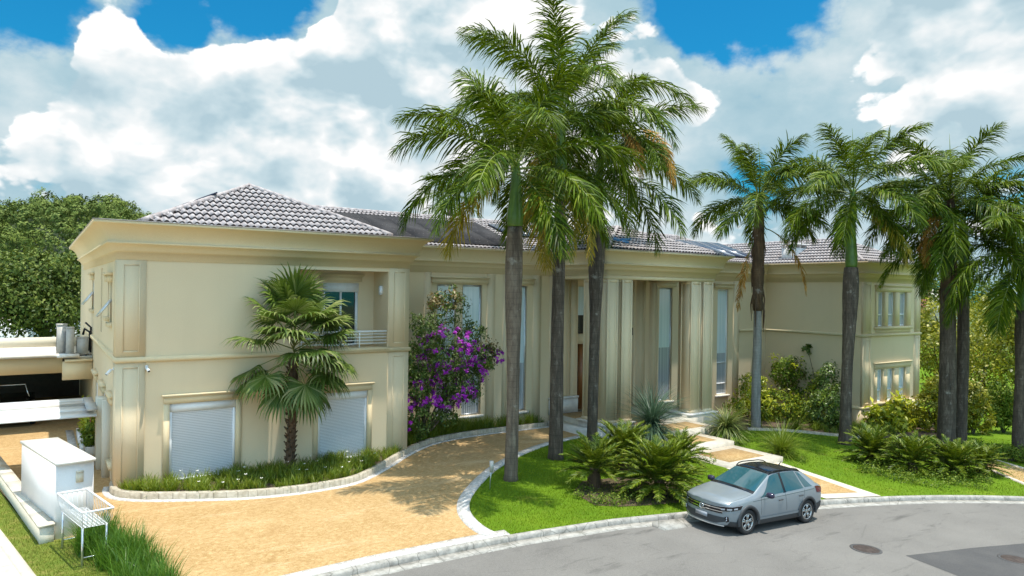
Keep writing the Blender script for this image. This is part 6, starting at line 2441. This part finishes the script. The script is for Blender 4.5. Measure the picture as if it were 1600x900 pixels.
def wheel(wx, sd_):
    yo = sd_ * 0.865
    c_ = np.array((wx, yo, 0.335))
    def ring(g, prof, seg=40, mi=0):
        v, f = [], []
        for (rr_, h) in prof:
            for a in np.linspace(0, 2 * math.pi, seg, endpoint=False):
                v.append((wx + rr_ * math.cos(a), yo - sd_ * h, 0.335 + rr_ * math.sin(a)))
        for i in range(len(prof) - 1):
            for j in range(seg):
                f.append((i * seg + j, i * seg + (j + 1) % seg, (i + 1) * seg + (j + 1) % seg, (i + 1) * seg + j))
        g.add(cW(np.array(v)), f, mi)
    g = Geo()
    ring(g, [(0.228, 0.02), (0.245, 0.002), (0.29, 0.0), (0.318, 0.012), (0.332, 0.04), (0.332, 0.17), (0.31, 0.205), (0.22, 0.21)])
    w = g.build('wheel', RUBBER, car, smooth=True)
    g = Geo()
    ring(g, [(0.228, 0.019), (0.222, 0.008), (0.205, 0.012), (0.200, 0.06), (0.195, 0.15)])
    for k_ in range(5):      # five forked spokes
        a = k_ * 2 * math.pi / 5 + 0.3
        for da in (-0.19, 0.19):
            p0 = np.array((math.cos(a) * .05, math.sin(a) * .05)); p1 = np.array((math.cos(a + da) * .208, math.sin(a + da) * .208))
            n_ = np.array((-(p1 - p0)[1], (p1 - p0)[0])); n_ /= np.linalg.norm(n_)
            w0, w1 = 0.026, 0.018
            q = [p0 - n_ * w0, p0 + n_ * w0, p1 + n_ * w1, p1 - n_ * w1]
            f_ = [(wx + e_[0], yo - sd_ * (0.028 if i < 2 else 0.014), 0.335 + e_[1]) for i, e_ in enumerate(q)]
            b_ = [(wx + e_[0], yo - sd_ * 0.055, 0.335 + e_[1]) for e_ in q]
            g.hexa(cW(np.array(b_)), cW(np.array(f_)))
    ring(g, [(0.0, 0.022), (0.05, 0.022), (0.062, 0.03), (0.062, 0.06)], 20)
    g.build('rim', RIM, w)
    g = Geo()
    ring(g, [(0.0, 0.075), (0.20, 0.075)], 30)
    g.build('brake_disc', GLOSSB, w)


for wx in (0.84, 3.41):
    for sd_ in (-1, 1):
        wheel(wx, sd_)


# nose
def nose(y, z, off):
    return (warp(0.0, np.array(y)) - off - 0.03 * max(0, 0.5 - z) * 0, y, z)


def nose_patch(g, zlo, zhi, y0, y1, off, n=20, mi=0, rows=4):
    """strip across the nose; zlo/zhi are functions of |y|"""
    v = []
    ys_ = np.linspace(y0, y1, n)
    for k_ in range(rows):
        for y in ys_:
            z = zlo(abs(y)) + (zhi(abs(y)) - zlo(abs(y))) * k_ / (rows - 1)
            v.append(nose(y, z, off))
    g.add(cW(np.array(v, dtype=float)), [(k_ * n + i, k_ * n + i + 1, (k_ + 1) * n + i + 1, (k_ + 1) * n + i) for k_ in range(rows - 1) for i in range(n - 1)], mi)


g = Geo()
nose_patch(g, lambda y: 0.575, lambda y: 0.735, -0.60, 0.60, 0.006)
gr_ = g.build('grille', GLOSSB, car)
g = Geo()
nose_patch(g, lambda y: 0.692, lambda y: 0.712, -0.60, 0.60, 0.012)
nose_patch(g, lambda y: 0.615 - (.02 if y < .12 else 0), lambda y: 0.633 - (.02 if y < .12 else 0), -0.62, 0.62, 0.012, 30)
g.build('chrome_strip', CHROME, gr_)
g = Geo()
nose_patch(g, lambda y: 0.30 + max(0, y - .45) * .35, lambda y: 0.485, -0.68, 0.68, 0.006)
g.build('lower_grille', CLAD, car)
g = Geo()
nose_patch(g, lambda y: 0.245, lambda y: 0.275, -0.66, 0.66, 0.014)
g.build('chrome_strip', METAL, car)
g = Geo()
v = [nose(-.2, .40, .03), nose(.2, .40, .03), nose(.2, .51, .03), nose(-.2, .51, .03)]
v2 = [nose(-.2, .40, .008), nose(.2, .40, .008), nose(.2, .51, .008), nose(-.2, .51, .008)]
g.hexa(cW(np.array(v2, float)), cW(np.array(v, float)))
g.build('number_plate', plain('blank_plate', (0.30, 0.31, 0.34), 0.4), car)
# round emblem with its letters
g = Geo()
def ntube(pts, rad, seg=6):
    g.tube([cW(np.array(nose(y, z, o_), float)) for y, z, o_ in pts], rad, seg)
ntube([(0.072 * math.cos(a), 0.655 + 0.072 * math.sin(a), 0.02) for a in np.linspace(0, 2 * math.pi, 25)], 0.007)
ntube([(-.035, .72, .02), (0, .665, .02), (.035, .72, .02)], 0.0055)
ntube([(-.058, .69, .02), (-.026, .60, .02), (0, .648, .02), (.026, .60, .02), (.058, .69, .02)], 0.0055)
g.build('emblem', CHROME, gr_)


# headlights wrap from the nose onto the wing
def lamp(side):
    pts = []
    for q in np.linspace(0, 1, 14):
        if q < 0.5:
            y = 0.48 + 0.29 * q / 0.5
            pts.append((warp(0.0, y) - 0.010, y))
        else:
            x = 0.42 * (q - 0.5) / 0.5
            W = sm(fW, x)
            pts.append((warp(x, W), W + 0.006))
    pts = np.array(pts)
    return pts


for sd_ in (-1, 1):
    L_ = lamp(sd_)
    g = Geo()
    v = []
    n = len(L_)
    for k_ in range(4):
        for i, (x, y) in enumerate(L_):
            f = i / (n - 1)
            zlo = 0.625 + 0.075 * f; zhi = 0.755 + 0.045 * f
            if i == n - 1: zlo = zhi - 0.02
            v.append((x, sd_ * y, zlo + (zhi - zlo) * k_ / 3))
    g.add(cW(np.array(v)), [(k_ * n + i, k_ * n + i + 1, (k_ + 1) * n + i + 1, (k_ + 1) * n + i) for k_ in range(3) for i in range(n - 1)])
    h_ = g.build('headlight', GLOSSB, car)
    g = Geo()
    for k0 in (2, 5, 8):
        v = []
        for i in (k0, k0 + 1, k0 + 2):
            x, y = L_[i]
            f = i / (n - 1)
            for zz in (0.66 + 0.06 * f, 0.70 + 0.06 * f):
                v.append((x - 0.006, sd_ * (y + 0.006), zz))
        g.add(cW(np.array(v)), [(0, 2, 3, 1), (2, 4, 5, 3)])
    v = []
    for i, (x, y) in enumerate(L_):
        f = i / (n - 1)
        for zz in (0.752 + 0.045 * f, 0.765 + 0.045 * f):
            v.append((x - 0.006, sd_ * (y + 0.006), zz))
    g.add(cW(np.array(v)), [(2 * i, 2 * i + 2, 2 * i + 3, 2 * i + 1) for i in range(n - 1)])
    g.build('lens', LAMP, h_)
    g = Geo()
    v = []
    for (y, z) in ((.66, .50), (.74, .52), (.765, .40), (.70, .36)):
        v.append((warp(0.0, y) - 0.012, sd_ * y, z))
    g.add(cW(np.array(v, float)), [(0, 1, 2, 3)])
    f_ = g.build('fog_light', GLOSSB, car)
    g = Geo()
    for zz in (.42, .475):
        g.tube([cW(np.array((warp(0., .70) - .012, sd_ * .70, zz))), cW(np.array((warp(0., .715) - .02, sd_ * .715, zz)))], 0.022, 10)
    g.build('lens', LAMP, f_)
    # mirror
    p = S(1.50, 5.05, 0, sd_)
    g = Geo()
    P0 = p + (0, sd_ * .02, .03); P1 = p + (-.02, sd_ * .13, .06)
    g.tube([cW(P0), cW(P1)], 0.022, 6)
    mv = np.array(P1) + (0, sd_ * .06, .03)
    v = []
    for xx, sc in ((-.07, .55), (-.03, .95), (.03, 1.0), (.06, .92)):
        for a in np.linspace(0, 2 * math.pi, 12, endpoint=False):
            v.append((mv[0] + xx, mv[1] + .115 * sc * math.copysign(abs(math.cos(a)) ** .6, math.cos(a)), mv[2] + .075 * sc * math.copysign(abs(math.sin(a)) ** .6, math.sin(a))))
    g.add(cW(np.array(v)), [(i * 12 + j, i * 12 + (j + 1) % 12, (i + 1) * 12 + (j + 1) % 12, (i + 1) * 12 + j) for i in range(3) for j in range(12)] + [tuple(range(11, -1, -1)), tuple(36 + j for j in range(12))])
    g.build('mirror', AMBER, car, smooth=True)
    # roof rail and door handles
    g = Geo()
    g.tube([cW(S(x, 6.12, SG * o_, sd_)) for x, o_ in ((2.02, .01), (2.14, .055), (2.3, .065), (3.0, .06), (3.2, .05), (3.34, .01))], 0.016, 6)
    g.build('roof_rail', GLOSSB, car)
    for x in (2.16, 3.06):
        g = Geo()
        g.tube([cW(S(x - .09, 4.35, SG * .012, sd_)), cW(S(x - .06, 4.36, SG * .035, sd_)), cW(S(x + .06, 4.36, SG * .035, sd_)), cW(S(x + .09, 4.35, SG * .012, sd_))], 0.014, 6)
        g.build('door_handle', CLAD if x < 2.5 else CLAD, car)
    # shut lines of the doors
    g = Geo()
    for pts in ([(1.36, t) for t in np.linspace(2.9, 5.02, 12)], [(2.38 + .03 * (5 - t), t) for t in np.linspace(2.9, 5.02, 12)], [(3.24 - 0.02 * (5 - t), t) for t in np.linspace(3.9, 5.02, 8)],
                [(x, 4.72) for x in np.linspace(1.0, 3.8, 24)]):
        g.tube([cW(S(x, t, SG * .0005, sd_)) for x, t in pts], 0.0035, 4)
    g.build('door_seam', GLOSSB, car)
g = Geo()
p = S(3.2, 8.0)
g.tube([cW(p + (0, 0, .01)), cW(p + (.10, 0, .10))], [0.02, 0.006], 6)
g.build('aerial', GLOSSB, car)
# bonnet seam
g = Geo()
for sd_ in (-1, 1):
    g.tube([cW(S(x, 6.15, SG * .0005, sd_)) for x in np.linspace(0.12, 1.1, 14)], 0.003, 4)
g.build('bonnet_seam', GLOSSB, car)
